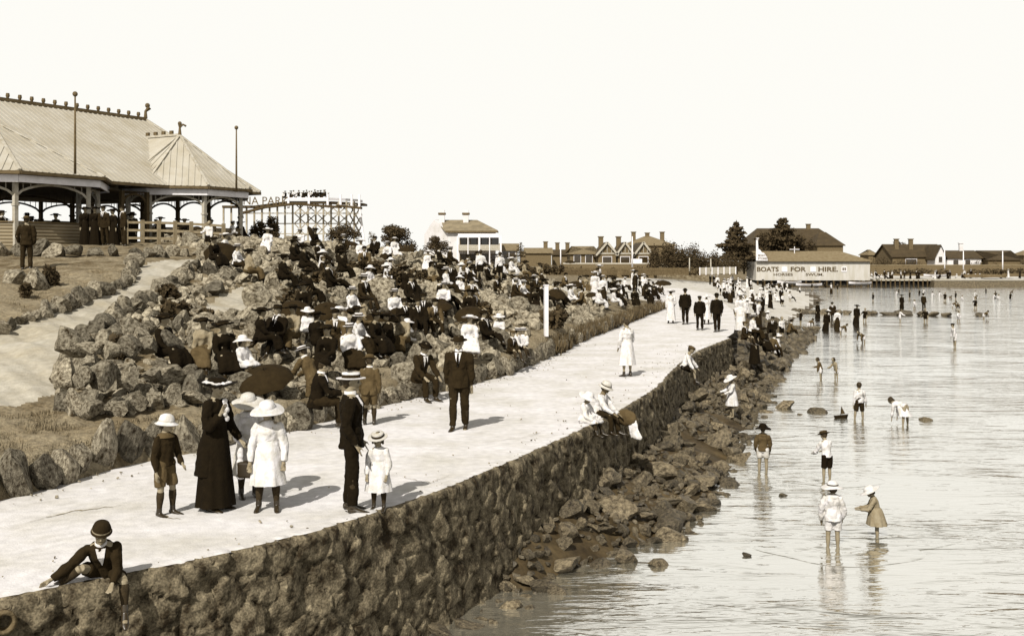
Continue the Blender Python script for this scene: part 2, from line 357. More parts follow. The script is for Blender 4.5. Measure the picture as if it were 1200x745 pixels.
# wandering cracks in the asphalt: shallow real grooves filled with dirt, laid as thin ribbons
def crack(pts, wd):
    m = MB(); vs = []
    P = []
    for a, b in zip(pts[:-1], pts[1:]):
        for k in range(12): P.append(Vector(a).lerp(Vector(b), k / 12) + Vector((random.gauss(0, .012), random.gauss(0, .03), 0)))
    for i, p in enumerate(P):
        ww = wd * random.uniform(.2, 1) * math.sin(math.pi * i / (len(P) - 1)) + .002
        vs += [(p.x, p.y - ww, .014), (p.x, p.y + ww, .014)]
    m.add(vs, [(2 * i, 2 * i + 2, 2 * i + 3, 2 * i + 1) for i in range(len(P) - 1)])
    return m
M_CR = mat('dirt_in_cracks', .16, .30, scale=4)
for pts, wd in (([atz(28, 614, 0), atz(80, 601, 0), atz(150, 592, 0)], .03), ([atz(560, 520, 0), atz(620, 512, 0), atz(650, 500, 0)], .02), ([atz(180, 600, 0), atz(215, 612, 0)], .02), ([atz(470, 560, 0), atz(505, 566, 0), atz(530, 556, 0)], .015)):
    tag(crack([(p.x, p.y, 0) for p in pts], wd).build('road_crack', M_CR), kind='structure')

# the basalt sea wall: one displaced sheet with coping turned over the edge
pts = [Vector((x, y, 0)) for x, y in EDGE if y < 47]
dense = []
for a, b in zip(pts[:-1], pts[1:]):
    n = max(2, int((b - a).length / .5))
    for k in range(n): dense.append(a.lerp(b, k / n))
for _ in range(6): dense = [dense[0]] + [(dense[i - 1] + dense[i] * 2 + dense[i + 1]) / 4 for i in range(1, len(dense) - 1)] + [dense[-1]]
S = [0]
for a, b in zip(dense[:-1], dense[1:]): S.append(S[-1] + (b - a).length)
S = np.array(S); DX = np.array([p.x for p in dense]); DY = np.array([p.y for p in dense])
ss = []; s_ = 0
while s_ < S[-1]:
    ss.append(s_); Yh = float(np.interp(s_, S, DY)); s_ += .032 if Yh < 18 else (.045 if Yh < 27 else .08)
ss = np.array(ss); WX = np.interp(ss, S, DX); WY = np.interp(ss, S, DY)
tx = np.gradient(WX, ss); ty = np.gradient(WY, ss); L_ = np.hypot(tx, ty); NXw = ty / L_; NYw = -tx / L_       # outward: right of the direction of travel
zr = np.concatenate([np.linspace(-2.5, -.06, 76), [-.02, 0.004, .012, .014]]); inn = np.concatenate([np.zeros(76), [.015, .06, .2, .42]])
cs, ch = .45, .30
nj = int(S[-1] / cs) + 3; ni = int(2.9 / ch) + 3
sx = np.zeros((ni, nj)); sz = np.zeros((ni, nj)); sh = rng.uniform(-.02, .03, (ni, nj)); tlx = np.zeros((ni, nj)); tlz = np.zeros((ni, nj))
for i in range(ni):
    for j in range(nj):
        sx[i, j] = (j - 1 + (.5 if i % 2 else 0) + rng.uniform(-.28, .28)) * cs; tlx[i, j], tlz[i, j] = rng.normal(0, .13, 2); sz[i, j] = -2.7 + (i - .5 + rng.uniform(-.22, .22)) * ch
def vor(s, z):
    i0 = np.clip(((z + 2.7) / ch + .5).astype(int), 1, ni - 2); j0 = np.clip((s / cs + 1).astype(int), 1, nj - 2)
    d1 = np.full(s.shape, 9.); d2 = np.full(s.shape, 9.); hh = np.zeros(s.shape)
    for di in (-1, 0, 1):
        for dj in (-1, 0, 1):
            ii = np.clip(i0 + di, 0, ni - 1); jj = np.clip(j0 + dj, 0, nj - 1)
            d = np.hypot(s - sx[ii, jj], (z - sz[ii, jj]) * 1.25); c = d < d1
            d2 = np.where(c, d1, np.minimum(d2, d)); hh = np.where(c, sh[ii, jj] + tlx[ii, jj] * (s - sx[ii, jj]) + tlz[ii, jj] * (z - sz[ii, jj]), hh); d1 = np.where(c, d, d1)
    return d2 - d1, hh
SG, ZG = np.meshgrid(ss, zr, indexing='ij')
SGw = SG + .05 * np.sin(ZG * 9 + SG * 2); ZGw = ZG + .04 * np.sin(SG * 7.3) + .02 * np.sin(SG * 17)
e_, hh = vor(SGw, ZGw)
disp = .07 * np.clip(e_ / .035, 0, 1) + hh - .05
fn = np.array([[mn.fractal(Vector((a * 6, b * 6, 0)), .7, 2.2, 4) for b in zr] for a in ss])
disp = disp + .018 * fn
disp[:, -4:] *= np.array([.8, .6, .2, 0])[None]
batter = (-ZG) * .05
OX = WX[:, None] + NXw[:, None] * (disp + batter - inn[None]); OY = WY[:, None] + NYw[:, None] * (disp + batter - inn[None])
ZZ = ZG.copy(); ZZ[:, -3:] += .02 * fn[:, -3:]; ZZ[:, -1] = -.03; ZZ[:, -2] = .022 + .006 * fn[:, -2]; ZZ[:, -3] = .014 + .008 * fn[:, -3]; ZZ[:, -4] = -.005 + .01 * fn[:, -4]
nS, nZ = ZG.shape; idw = np.arange(nS * nZ).reshape(nS, nZ)
qw = np.stack([idw[:-1, :-1], idw[1:, :-1], idw[1:, 1:], idw[:-1, 1:]], -1).reshape(-1, 4)
me = bpy.data.meshes.new('sea_wall'); me.from_pydata(np.stack([OX.ravel(), OY.ravel(), ZZ.ravel()], 1).tolist(), [], qw.tolist())
me.materials.append(M_WALLR); me.materials.append(M_PROM)
me.polygons.foreach_set('material_index', np.tile(np.array([0] * (nZ - 4) + [0, 1, 1]), nS - 1))
me.polygons.foreach_set('use_smooth', [True] * len(me.polygons))
tag(obj('sea_wall', me), 'long dark basalt rubble sea wall curving along the promenade edge above the water', 'sea wall')
# drain pipe mouth in the wall at the near left corner
pc = atz(10, 711, -.12); pc = Vector((pc.x, pc.y, -.12))
iw = int(np.argmin(np.abs(WX - pc.x))); nv = Vector((NXw[iw], NYw[iw], 0)); base = Vector((WX[iw], WY[iw], -.17))
mq = Matrix((nv.cross(Vector((0, 0, 1))), Vector((0, 0, 1)), nv)).transposed()
dm = MB().lathe([(.07, -.25), (.07, .15), (.105, .15), (.11, .11), (.095, .09), (.09, -.2)], base, mq, n=20)
do = dm.build('drain_pipe', mat('rusty_iron', .05, .12, scale=20, bump=.4, bscale=40), smooth=True); tag(do, 'round rusty drain pipe mouth sticking out of the sea wall', 'drain pipe')

# water
M_WATER = bpy.data.materials.new('sea_water'); M_WATER.use_nodes = True; t = M_WATER.node_tree; N = t.nodes; Lk = t.links
N.remove(N['Principled BSDF']); b = N.new('ShaderNodeBsdfGlossy'); b.inputs['Roughness'].default_value = .06; b.inputs['Color'].default_value = (.97, .96, .93, 1)
df = N.new('ShaderNodeBsdfDiffuse'); fr = N.new('ShaderNodeFresnel'); fr.inputs[0].default_value = 1.9; mrf = N.new('ShaderNodeMapRange')
mrf.inputs[1].default_value = .1; mrf.inputs[2].default_value = .75; mrf.inputs[3].default_value = .68; mrf.inputs[4].default_value = 1
mxs = N.new('ShaderNodeMixShader'); Lk.new(fr.outputs[0], mrf.inputs[0]); Lk.new(mrf.outputs[0], mxs.inputs[0]); Lk.new(df.outputs[0], mxs.inputs[1]); Lk.new(b.outputs[0], mxs.inputs[2])
Lk.new(mxs.outputs[0], N['Material Output'].inputs[0])
tc = N.new('ShaderNodeTexCoord'); hs = []
for (sc_, st, amp, dist) in ((1.0, (.42, 1.5, 1), 1.0, .9), (3.2, (.35, 1.3, 1), .34, .5), (9.0, (.5, 1.2, 1), .10, .3)):
    mp = N.new('ShaderNodeMapping'); mp.inputs['Scale'].default_value = st; mp.inputs['Rotation'].default_value = (0, 0, R(-9)); Lk.new(tc.outputs['Object'], mp.inputs[0])
    n = N.new('ShaderNodeTexNoise'); n.inputs['Scale'].default_value = sc_; n.inputs['Detail'].default_value = 3; n.inputs['Distortion'].default_value = dist
    Lk.new(mp.outputs[0], n.inputs[0]); mu = N.new('ShaderNodeMath'); mu.operation = 'MULTIPLY'; mu.inputs[1].default_value = amp; Lk.new(n.outputs[0], mu.inputs[0]); hs.append(mu)
a1 = N.new('ShaderNodeMath'); Lk.new(hs[0].outputs[0], a1.inputs[0]); Lk.new(hs[1].outputs[0], a1.inputs[1])
a2 = N.new('ShaderNodeMath'); Lk.new(a1.outputs[0], a2.inputs[0]); Lk.new(hs[2].outputs[0], a2.inputs[1])
nm_ = N.new('ShaderNodeTexNoise'); nm_.inputs['Scale'].default_value = .22; Lk.new(tc.outputs['Object'], nm_.inputs[0]); mm_ = N.new('ShaderNodeMapRange'); mm_.inputs[1].default_value = .35; mm_.inputs[2].default_value = .65; mm_.inputs[3].default_value = .35; mm_.inputs[4].default_value = 1.25
Lk.new(nm_.outputs[0], mm_.inputs[0]); a3 = N.new('ShaderNodeMath'); a3.operation = 'MULTIPLY'; Lk.new(a2.outputs[0], a3.inputs[0]); Lk.new(mm_.outputs[0], a3.inputs[1])
bp = N.new('ShaderNodeBump'); bp.inputs['Strength'].default_value = 1; bp.inputs['Distance'].default_value = .075; Lk.new(a3.outputs[0], bp.inputs['Height']); Lk.new(bp.outputs[0], b.inputs['Normal']); Lk.new(bp.outputs[0], fr.inputs['Normal'])
n = N.new('ShaderNodeTexNoise'); n.inputs['Scale'].default_value = .25; Lk.new(tc.outputs['Object'], n.inputs[0])
cr = N.new('ShaderNodeValToRGB'); cr.color_ramp.elements[0].position = .35; cr.color_ramp.elements[1].position = .65; cr.color_ramp.elements[0].color = (.22, .205, .155, 1); cr.color_ramp.elements[1].color = (.32, .30, .245, 1)
Lk.new(n.outputs[0], cr.inputs[0]); Lk.new(cr.outputs[0], df.inputs['Color'])
wv = [(-14, 2, WATER), (320, 2, WATER), (320, 206, WATER), (30, 206, WATER), (9, 60, WATER), (0, 22, WATER), (-6, 12, WATER), (-14, 6, WATER)]
wm = MB(); wm.add(wv, [tuple(range(len(wv)))]); wo = wm.build('water', M_WATER); tag(wo, kind='structure')

# ------------------------------------------------------------------ rocks
def rock_mesh(name, seed, m_, sub=3, flat=1.0):
    r = random.Random(seed); b = bmesh.new(); bmesh.ops.create_icosphere(b, subdivisions=sub, radius=1)
    pl = []
    for _ in range(13):
        n = Vector((r.gauss(0, 1), r.gauss(0, 1), r.gauss(0, 1))).normalized(); pl.append((n, r.uniform(.42, .84)))
    off = Vector((seed * 3.1, seed * 1.7, 0))
    for v in b.verts:
        p = v.co.copy()
        for _ in range(2):
            for n, d in pl:
                k = p.dot(n) - d
                if k > 0: p -= n * k * .93
        p *= 1 + .13 * mn.noise(p * 1.5 + off) + (.05 * mn.noise(p * 4.5 + off) if sub > 2 else 0)
        v.co = Vector((p.x, p.y * .82, p.z * flat))
    me = bpy.data.meshes.new(name); b.to_mesh(me); b.free(); me.materials.append(m_); smooth_by(me, 20); return me
ROCK_T = [rock_mesh('boulder', s, M_ROCK) for s in range(14)]
ROCK_L = [rock_mesh('rock', s + 40, M_ROCK, 2) for s in range(10)]
SH_T = [rock_mesh('rock', s + 70, M_SHORE, 3, .7) for s in range(14)]
SH_L = [rock_mesh('rock', s + 90, M_SHORE, 2, .7) for s in range(8)]
SLAB_T = [rock_mesh('border_stone', s + 110, M_ROCK) for s in range(10)]
def verts_of(me):
    a = np.empty(len(me.vertices) * 3, 'f'); me.vertices.foreach_get('co', a); return a.reshape(-1, 3)
def merged(name, items, m_, label=None, cat=None, ang=28):
    """many far rocks or tufts beyond the countable ones as one object"""
    V = []; Fc = []; k = 0
    cache = {}
    for me, M in items:
        if me.name not in cache: cache[me.name] = (verts_of(me), np.array([list(p.vertices) for p in me.polygons]))
        v, f = cache[me.name]; A = np.array(M)
        V.append(v @ A[:3, :3].T + A[:3, 3]); Fc.append(f + k); k += len(v)
    me = bpy.data.meshes.new(name); me.from_pydata(np.concatenate(V).tolist(), [], np.concatenate(Fc).tolist()); me.materials.append(m_)
    if ang: smooth_by(me, ang)
    o = obj(name, me); o['kind'] = 'stuff'
    if label: o['label'] = label; o['category'] = cat
    return o
def xf(p, s, rz=None, tilt=.3):
    e = Euler((random.gauss(0, tilt), random.gauss(0, tilt), random.uniform(0, 6.28) if rz is None else rz))
    s = s if isinstance(s, (tuple, list)) else (s * random.uniform(.75, 1.4), s * random.uniform(.7, 1.2), s * random.uniform(.55, 1.15))
    return Matrix.Translation(p) @ e.to_matrix().to_4x4() @ Matrix.Diagonal((*s, 1))
def put(name, me, M, label, cat, group):
    o = bpy.data.objects.new(name, me); COL.objects.link(o); o.matrix_world = M
    return tag(o, label, cat, group)
OPEN = [PATH, LAWN1, LAWN2, TERR, LAWN3, LAWN4, FIELD]
def area(x, y):
    """0 where no rockery stands"""
    if any(inpoly(P_, np.array([x]), np.array([y]))[0] for P_ in OPEN): return 0
    return 1
ROCKERY = wp((80, 492), (64, 452), (90, 420), (120, 392), (160, 365), (205, 336), (232, 312), (244, 296)) + [(-17, 52), (-9.5, 57), (-6, 64), (-2, 62), (3, 70), (7, 92)] + wp((706, 372), (690, 392), (650, 410), (600, 432), (540, 440), (480, 465), (420, 480), (350, 492), (330, 478), (240, 478))
cand = []
xs = [p[0] for p in ROCKERY]; ys = [p[1] for p in ROCKERY]
tries = 0
while len(cand) < 3600 and tries < 70000:
    tries += 1
    y = random.uniform(min(ys), max(ys)); x = random.uniform(min(xs), max(xs))
    if not inpoly(ROCKERY, np.array([x]), np.array([y]))[0] or not area(x, y) or x > bx(y) - .7: continue
    s = random.choice((.13, .17, .2, .24, .28, .34, .44)) * (1 + (y - 20) / 160)
    if any((x - a) ** 2 + (y - b) ** 2 < (.62 * (s + c)) ** 2 for a, b, c in cand): continue
    cand.append((x, y, s))
cand.sort(key=lambda c: c[1] / c[2])
far_items = []; nrock = 0
for i, (x, y, s) in enumerate(cand):
    z = gz(x, y) + s * .22
    M = xf(Vector((x, y, z)), s)
    if nrock < 185:
        nrock += 1
        zone = mark(*px_of((x, y, z))); sz_w = 'small' if s < .27 else ('middling' if s < .42 else 'large')
        put('boulder', ROCK_T[i % 14], M, sz_w + ' basalt boulder ' + zone, 'boulder', 'basalt boulders ' + zone)
    else: far_items.append((ROCK_L[i % 10], M))
def line_pts(P, step):
    out = []; acc = 0
    for a, b in zip(P[:-1], P[1:]):
        a = Vector((a[0], a[1])); b = Vector((b[0], b[1])); L = (b - a).length; d = acc
        while d < L: out.append((a.lerp(b, d / L), (b - a).normalized())); d += step * random.uniform(.8, 1.2)
        acc = d - L
    return out
# upright stones that edge the promenade
BM = [(30, 'at the far left beside the near lawn'), (130, 'left of the small boy in the white hat'), (230, 'behind the woman in black'), (330, 'behind the girls in white'), (395, 'behind the man in the boater'), (470, 'left of the walking bearded man'), (520, 'behind the walking bearded man'),
      (570, 'right of the walking bearded man'), (640, 'below the white post'), (690, 'left of the young woman in white'), (740, 'along the far end of the promenade'), (790, 'by the men walking away')]
def bmark(x, y): q = 600 + x / y * F; return min(BM, key=lambda m: abs(m[0] - q))[1]
SM = [(620, 'below the wall at the near end'), (660, 'below the pair sitting on the wall'), (740, 'right of the pair sitting on the wall'), (800, 'below the boy climbing over the wall'), (850, 'near the girl in white on the rocks'), (890, 'at the group by the wall end')]
def smark(x, y): q = 600 + x / y * F; return min(SM, key=lambda m: abs(m[0] - q))[1]
k = 0
for p, d in line_pts([(x - .12, y) for x, y in zip(BX[2:], BY[2:]) if y < 70], .50):
    hgt = random.uniform(.27, .43) * (1.32 if p.y < 18 else .95); wd = random.uniform(.24, .33)
    if p.y > 24: wd *= 1.2
    M = xf(Vector((p.x - random.uniform(0, .18), p.y, hgt * .55)), (wd, .2, hgt), math.atan2(d.y, d.x), .16)
    put('border_stone', SLAB_T[k % 10], M, 'upright basalt border stone ' + bmark(p.x, p.y), 'stone', 'border stones ' + bmark(p.x, p.y)); k += 1
# stones beside the sloping path and below the pavilion
for P_, nm, stp, sz_ in ((wp((0, 392), (50, 372), (100, 352), (150, 334), (156, 316), (158, 306)), 'left edge of the sloping path', .42, .3),
                       (wp((0, 300), (60, 300), (110, 300), (156, 300)), 'row below the shelter', .6, .44),
                       (wp((160, 303), (200, 301), (240, 300)), 'top of the path by the shelter fence', .6, .3),
                       (wp((84, 425), (112, 398), (150, 368), (200, 338), (230, 318)), 'right edge of the sloping path', .5, .36)):
    for p, d in line_pts(P_, stp):
        s = sz_ * random.uniform(.75, 1.25); z = gz(p.x, p.y) + s * .35
        q = P_[-1][1] - P_[0][1]; fr_ = (p.y - P_[0][1]) / q if abs(q) > 2 else (p.x - P_[0][0]) / (P_[-1][0] - P_[0][0]); w_ = ('first', 'second', 'third', 'last')[max(0, min(3, int(fr_ * 4)))] + ' quarter of the '
        put('boulder', ROCK_T[k % 14], xf(Vector((p.x, p.y, z)), s, None, .3), ('small' if s < sz_ else 'large') + ' basalt rock, ' + w_ + nm, 'boulder', 'rocks at the ' + w_ + nm); k += 1
# the stacked wall at the near end of the rockery: two courses
for row, (P_, zo) in enumerate(((wp((78, 480), (100, 490), (150, 486), (200, 478), (240, 474)), .15), (wp((76, 470), (105, 478), (150, 474), (205, 466), (240, 462)), .45), (wp((82, 452), (110, 460), (150, 456), (210, 450)), .75))):
    for p, d in line_pts(P_, .42):
        s = random.uniform(.22, .33); put('boulder', ROCK_T[k % 14], xf(Vector((p.x, p.y, gz(p.x, p.y) + zo)), s, None, .25), ('lowest', 'middle', 'upper')[row] + ' course basalt block in the stacked rockery wall, ' + ('left part' if p.x / p.y * F + 600 < 150 else 'right part'), 'boulder', 'stacked blocks at the rockery foot'); k += 1
# big single boulders read from the photograph
for (px, py, s, lb) in ((42, 338, .62, 'large pale angular boulder on the upper lawn below the shelter'), (20, 332, .5, 'rounded boulder at the left end of the upper lawn'),
                        (98, 482, .42, 'big flat-faced boulder at the corner of the rockery bank by the path'), (300, 360, .6, 'long rounded boulder lying beside the small sandy terrace'),
                        (155, 395, .42, 'pale upright boulder standing above the near rockery bank'), (480, 452, .55, 'large pale boulder where the seated man in a suit leans'),
                        (345, 500, .42, 'dark boulder behind the girl in the white dress'), (640, 360, .6, 'tall boulder beside the white post'),
                        (505, 415, .5, 'large tan boulder behind the seated woman under the small umbrella')):
    h = hit(px, py); put('boulder', random.choice(ROCK_T), xf(h + Vector((0, 0, s * .3)), (s, s * .85, s * .8), None, .15), lb, 'boulder', None)
merged('rockery_stones', far_items, M_ROCK, 'countless small basalt rocks covering the upper rockery', 'rocks')
# foreshore rubble
cand = []; tries = 0
def shore_ok(x, y):
    e = float(ex(y)); s = float(shx(y)); t = (x - e) / max(s - e, .9)
    if y < 13.7: return False
    return .02 < t < 1.0 + random.random() ** 3 * .2 and (y < 24 or t < .25 or mn.noise(Vector((x * .55, y * .3, 3))) > -.34)
while len(cand) < 1300 and tries < 50000:
    tries += 1; y = 14 + 46 * random.random() ** 1.4; x = random.uniform(float(ex(y)), float(shx(y)) + 1.2)
    if not shore_ok(x, y): continue
    s = random.choice((.08, .1, .13, .16, .2, .26, .34)) * (1 + (y - 15) / 120)
    if any((x - a) ** 2 + (y - b) ** 2 < (.6 * (s + c)) ** 2 for a, b, c in cand): continue
    cand.append((x, y, s))
cand.sort(key=lambda c: c[1] / c[2]); far_items = []
for i, (x, y, s) in enumerate(cand):
    z = max(gz(x, y), WATER - .12) + s * .3; M = xf(Vector((x, y, z)), s, None, .3)
    if i < 230:
        zone = 'against the wall foot' if (x - float(ex(y))) < .5 * (float(shx(y)) - float(ex(y))) else 'at the water edge'
        put('rock', SH_T[i % 14], M, ('pebble-like' if s < .12 else 'small' if s < .16 else 'middling' if s < .22 else 'large') + ' dark rock ' + zone + ' ' + smark(x, y), 'rock', 'shore rocks ' + zone + ' ' + smark(x, y))
    else: far_items.append((SH_L[i % 8], M))
for _ in range(420):
    y = random.uniform(44, 72); x = float(ex(y)) + random.uniform(-.1 if y < 60 else .45, 1.25) * max(1.0, float(shx(y)) - float(ex(y))); s = random.choice((.25, .35, .45, .6)); far_items.append((SH_L[_ % 8], xf(Vector((x, y, max(gz(x, y), WATER - .1) + s * .2)), s, None, .3)))
merged('shore_rubble', far_items, M_SHORE, 'dark rubble of small broken rocks along the shore below the wall', 'rocks')
for (px, py, s, sy, lb) in ((791, 636, .34, 1, 'blocky dark rock standing in the shallows off the rubble bank'), (735, 660, .3, 1, 'low dark rock in the water left of the blocky rock'),
                        (772, 664, .2, 1, 'small pointed rock in the shallows below the blocky rock'), (640, 696, .28, 1, 'dark rock at the near end of the rubble bank'), (590, 694, .25, 1, 'low wet rock nearest the camera in the water'),
                        (921, 479, .4, 1, 'squared boulder in the water off the shore rocks'), (958, 484, .45, .55, 'low rounded boulder right of the squared boulder'), (893, 478, .35, .8, 'dark boulder at the water edge beside the white dressed girl'),
                        (1086, 493, .22, .8, 'small dark rock right of the stooping child in white'), (919, 581, .11, .7, 'tiny dark stone alone in the shallow water'), (876, 652, .13, .6, 'tiny flat stone near the wading children'), (815, 560, .3, .5, 'flat dark ledge rock lying in the shallows'), (846, 580, .22, .4, 'thin flat rock awash beside the rubble'),
                        (938, 486, .12, .6, 'pebble sized rock between the two boulders in the water'), (905, 465, .2, .6, 'small low rock off the shore near the boulders')):
    p = atz(px, py, WATER); put('rock', random.choice(SH_T), xf(p + Vector((0, s * .5, s * .18 * sy)), (s, s * .8, s * .8 * sy), random.uniform(-.4, .4), .08), lb, 'rock', None)
gr = []
for _ in range(420):
    y = random.uniform(9, 40); a_, b_ = float(bx(y)), float(ex(y)); q = random.random(); x = a_ + abs(random.gauss(0, .35)) if q < .5 else (b_ - .1 - abs(random.gauss(0, .5)) if q < .8 else random.uniform(a_, b_))
    gr.append((SH_L[_ % 8], xf(Vector((x, y, .02)), random.uniform(.008, .026), None, .3)))
merged('grit', gr, M_ROCK, 'loose grit and chips of stone scattered on the promenade', 'grit')
# two lines of stones running out into the bay
far_items = []
def groyne(a, b, step, s0, s1, label):
    a = atz(*a, WATER); b = atz(*b, WATER); n = int((b - a).length / step)
    for i in range(n):
        p = a.lerp(b, (i + random.uniform(-.3, .3)) / n); s = random.uniform(s0, s1)
        if random.random() < .04: continue
        put('rock', SH_L[i % 8], xf(p + Vector((0, random.gauss(0, .3), s * .2)), (s * 1.3, s, s * .7), None, .1), label, 'rock', label.replace('dark rock', 'rocks'))
groyne((884, 384), (966, 388), .62, .35, .6, 'dark rock in the near low groyne across the shallows')
groyne((880, 366), (1048, 369), .75, .45, .8, 'dark rock in the far groyne reaching into the bay')
groyne((1050, 369), (1128, 371), 1.0, .45, .8, 'dark rock at the outer end of the far groyne')
groyne((1142, 371), (1192, 372), 1.8, .4, .6, 'dark rock beyond the gap in the far groyne')
# ------------------------------------------------------------------ people
M_SKIN = mat('skin', .17, .22, scale=8, rough=.6, spec=.3); M_SKIN_D = mat('tanned_skin', .09, .12, scale=8, rough=.6, spec=.3)
M_EYE = mat('eye', .02, .03, rough=.4); M_LIP = mat('lips', .13, .15)
M_HAIR = mat('dark_hair', .012, .03, scale=30, rough=.6, bump=.5, bscale=90, stretch=(1, 1, .25))
M_LEATHER = mat('shoe_leather', .012, .02, scale=6, rough=.35, spec=.5); M_SOCK = mat('stocking_knit', .014, .026, scale=40, rough=.9)
M_STRAW = mat('straw', .50, .64, scale=60, rough=.9, bump=.5, bscale=120); M_WHITE = cloth(.55); M_CREAM = cloth(.45); M_GREY = cloth(.2); M_MID = cloth(.06); M_DARK = cloth(.014); M_BLACK = cloth(.006); M_BAND = cloth(.018)
TONE = {'w': M_WHITE, 'c': M_CREAM, 'g': M_GREY, 'm': M_MID, 'd': M_DARK, 'k': M_BLACK, 's': M_STRAW}
DG = lambda: bpy.context.evaluated_depsgraph_get()
def remesh(mb, name, m_, voxel, parent, smooth=4, folds=0.0, fscale=9, fstretch=(1, 1, .35), slots=None):
    """fuse overlapping lofts into one closed skin, relax it, press folds into cloth"""
    me = mb.mesh(name, m_); o = bpy.data.objects.new(name, me); COL.objects.link(o)
    r = o.modifiers.new('r', 'REMESH'); r.mode = 'VOXEL'; r.voxel_size = voxel
    if smooth:
        s = o.modifiers.new('s', 'SMOOTH'); s.factor = .5; s.iterations = smooth
    bpy.context.view_layer.update()
    n = bpy.data.meshes.new_from_object(o.evaluated_get(DG())); bpy.data.objects.remove(o); bpy.data.meshes.remove(me)
    n.name = name; n.materials.clear()
    for mm in ([m_] + (slots or [])): n.materials.append(mm)
    if folds:
        off = Vector((random.random() * 9, random.random() * 9, 0)); vs = n.vertices
        nor = [v.normal.copy() for v in vs]
        for v, q in zip(vs, nor):
            c = v.co; v.co = c + q * (mn.noise(Vector((c.x * fscale * fstretch[0], c.y * fscale * fstretch[1], c.z * fscale * fstretch[2])) + off) * folds + mn.noise(c * 21 + off) * folds * .35)
    n.polygons.foreach_set('use_smooth', [True] * len(n.polygons)); n.update()
    ob = bpy.data.objects.new(name, n); COL.objects.link(ob); ob.parent = parent
    return ob
V = Vector
def nrm(v): return V(v).normalized()
def figure(h=1.75, sex='m', hd=None, seat=None, spine=(0, .03, 1), aR=None, aL=None, lR=None, lL=None, head=(0, 0, 0), top=None, bottom=None, hat=None, hattone='s', hair='short',
           vox=.011, legs='stock', shoes=True, wide=1.0, parent=None, label=None, loc=(0, 0, 0), rz=0, hem=None, detail=True, skin=None, collar=None, sleeve=1.0, hips=None, base=None, hatband=True, group=None, hatdark=None, tilt=0):
    """one person: a continuous skinned body with clothing as children. Local frame: +Y is where the figure faces, +X its right hand.
    arms/legs are (upper direction, lower direction[, hand/foot direction]); head = (turn right, nod down, roll) in degrees"""
    k = h; ch = h < 1.45
    root = empty('person', loc, rz, label, 'person', group)
    th, sh = (.240 * k, .235 * k) if not ch else (.222 * k, .215 * k)
    fh = .04 * k; tor = .285 * k if not ch else .275 * k; hl = hd or (.134 * k if not ch else max(.15 * k, .175))
    ua, fa, hn = .168 * k, .140 * k, .095 * k
    sw = (.108 if sex == 'm' and not ch else .094) * k * wide; hw = .050 * k
    aR = aR or ((.12, .02, -1), (.04, .14, -1)); aL = aL or ((-.12, .02, -1), (-.04, .14, -1))
    lR = lR or ((.04, .02, -1), (.02, -.02, -1)); lL = lL or ((-.04, .02, -1), (-.02, -.02, -1))
    d = {}
    P0 = V((0, 0, 0)); sp = nrm(spine)
    d['hR'] = P0 + V((hw, 0, 0)); d['hL'] = P0 - V((hw, 0, 0))
    for s_, l in (('R', lR), ('L', lL)):
        d['k' + s_] = d['h' + s_] + nrm(l[0]) * th; d['a' + s_] = d['k' + s_] + nrm(l[1]) * sh
        fd = nrm(l[2]) if len(l) > 2 else nrm((.12 if s_ == 'R' else -.12, 1, -.1)); d['t' + s_] = d['a' + s_] + fd * (.105 * k) + V((0, 0, -.022 * k)) * (1 if len(l) < 3 else 0)
        d['fd' + s_] = fd
    if seat is None: lift = fh - min(d['aR'].z, d['aL'].z)
    else: lift = seat + .055 * k
    sidev = V((1, 0, 0)) - sp * sp.x; sidev.normalize()
    if hips: sidev = (Matrix.Rotation(R(hips), 3, 'Z') @ sidev)
    fw = sp.cross(sidev) * -1
    if fw.y < 0: fw = -fw
    ne = P0 + sp * (tor + .012 * k)
    d['sR'] = P0 + sp * (tor - .036 * k) + sidev * sw; d['sL'] = P0 + sp * (tor - .036 * k) - sidev * sw
    for s_, l in (('R', aR), ('L', aL)):
        d['e' + s_] = d['s' + s_] + nrm(l[0]) * ua; d['w' + s_] = d['e' + s_] + nrm(l[1]) * fa
        hdv = nrm(l[2]) if len(l) > 2 else nrm(l[1]); d['hd' + s_] = hdv; d['f' + s_] = d['w' + s_] + hdv * hn
    UP = V((0, 0, lift))
    for q in list(d):
        if not q.startswith(('fd', 'hd')): d[q] = d[q] + UP
    P = P0 + UP; ne = ne + UP
    HM = Euler((R(-head[1]), R(head[2]), R(-head[0])), 'XYZ').to_matrix() if True else None
    HM = Matrix.Rotation(R(-head[0]), 3, 'Z') @ Matrix.Rotation(R(-head[1]), 3, 'X') @ Matrix.Rotation(R(head[2]), 3, 'Y')
    nk = ne + (sp * .5 + V((0, 0, .5))).normalized() * (.020 * k)
    hc = nk + HM @ V((0, .10 * hl, .46 * hl))          # centre of the skull-face mass
    skin_m = skin or M_SKIN
    # ---- body
    b = MB()
    rw = .36 * hl
    b.ell(hc + HM @ V((0, -.06 * hl, .10 * hl)), (rw, .44 * hl, .40 * hl), HM, 14, 10)
    b.ell(hc + HM @ V((0, .07 * hl, -.16 * hl)), (.27 * hl, .30 * hl, .33 * hl), HM, 12, 8)
    b.ell(hc + HM @ V((0, .24 * hl, -.40 * hl)), (.12 * hl, .12 * hl, .09 * hl), HM, 8, 6)     # chin
    b.tube([hc + HM @ V((0, .36 * hl, .02 * hl)), hc + HM @ V((0, .47 * hl, -.12 * hl)), hc + HM @ V((0, .38 * hl, -.17 * hl))], [.04 * hl, .062 * hl, .05 * hl], 6, (1, 0, 0))
    b.ell(hc + HM @ V((0, .36 * hl, .08 * hl)), (.24 * hl, .06 * hl, .045 * hl), HM, 8, 5)      # brow
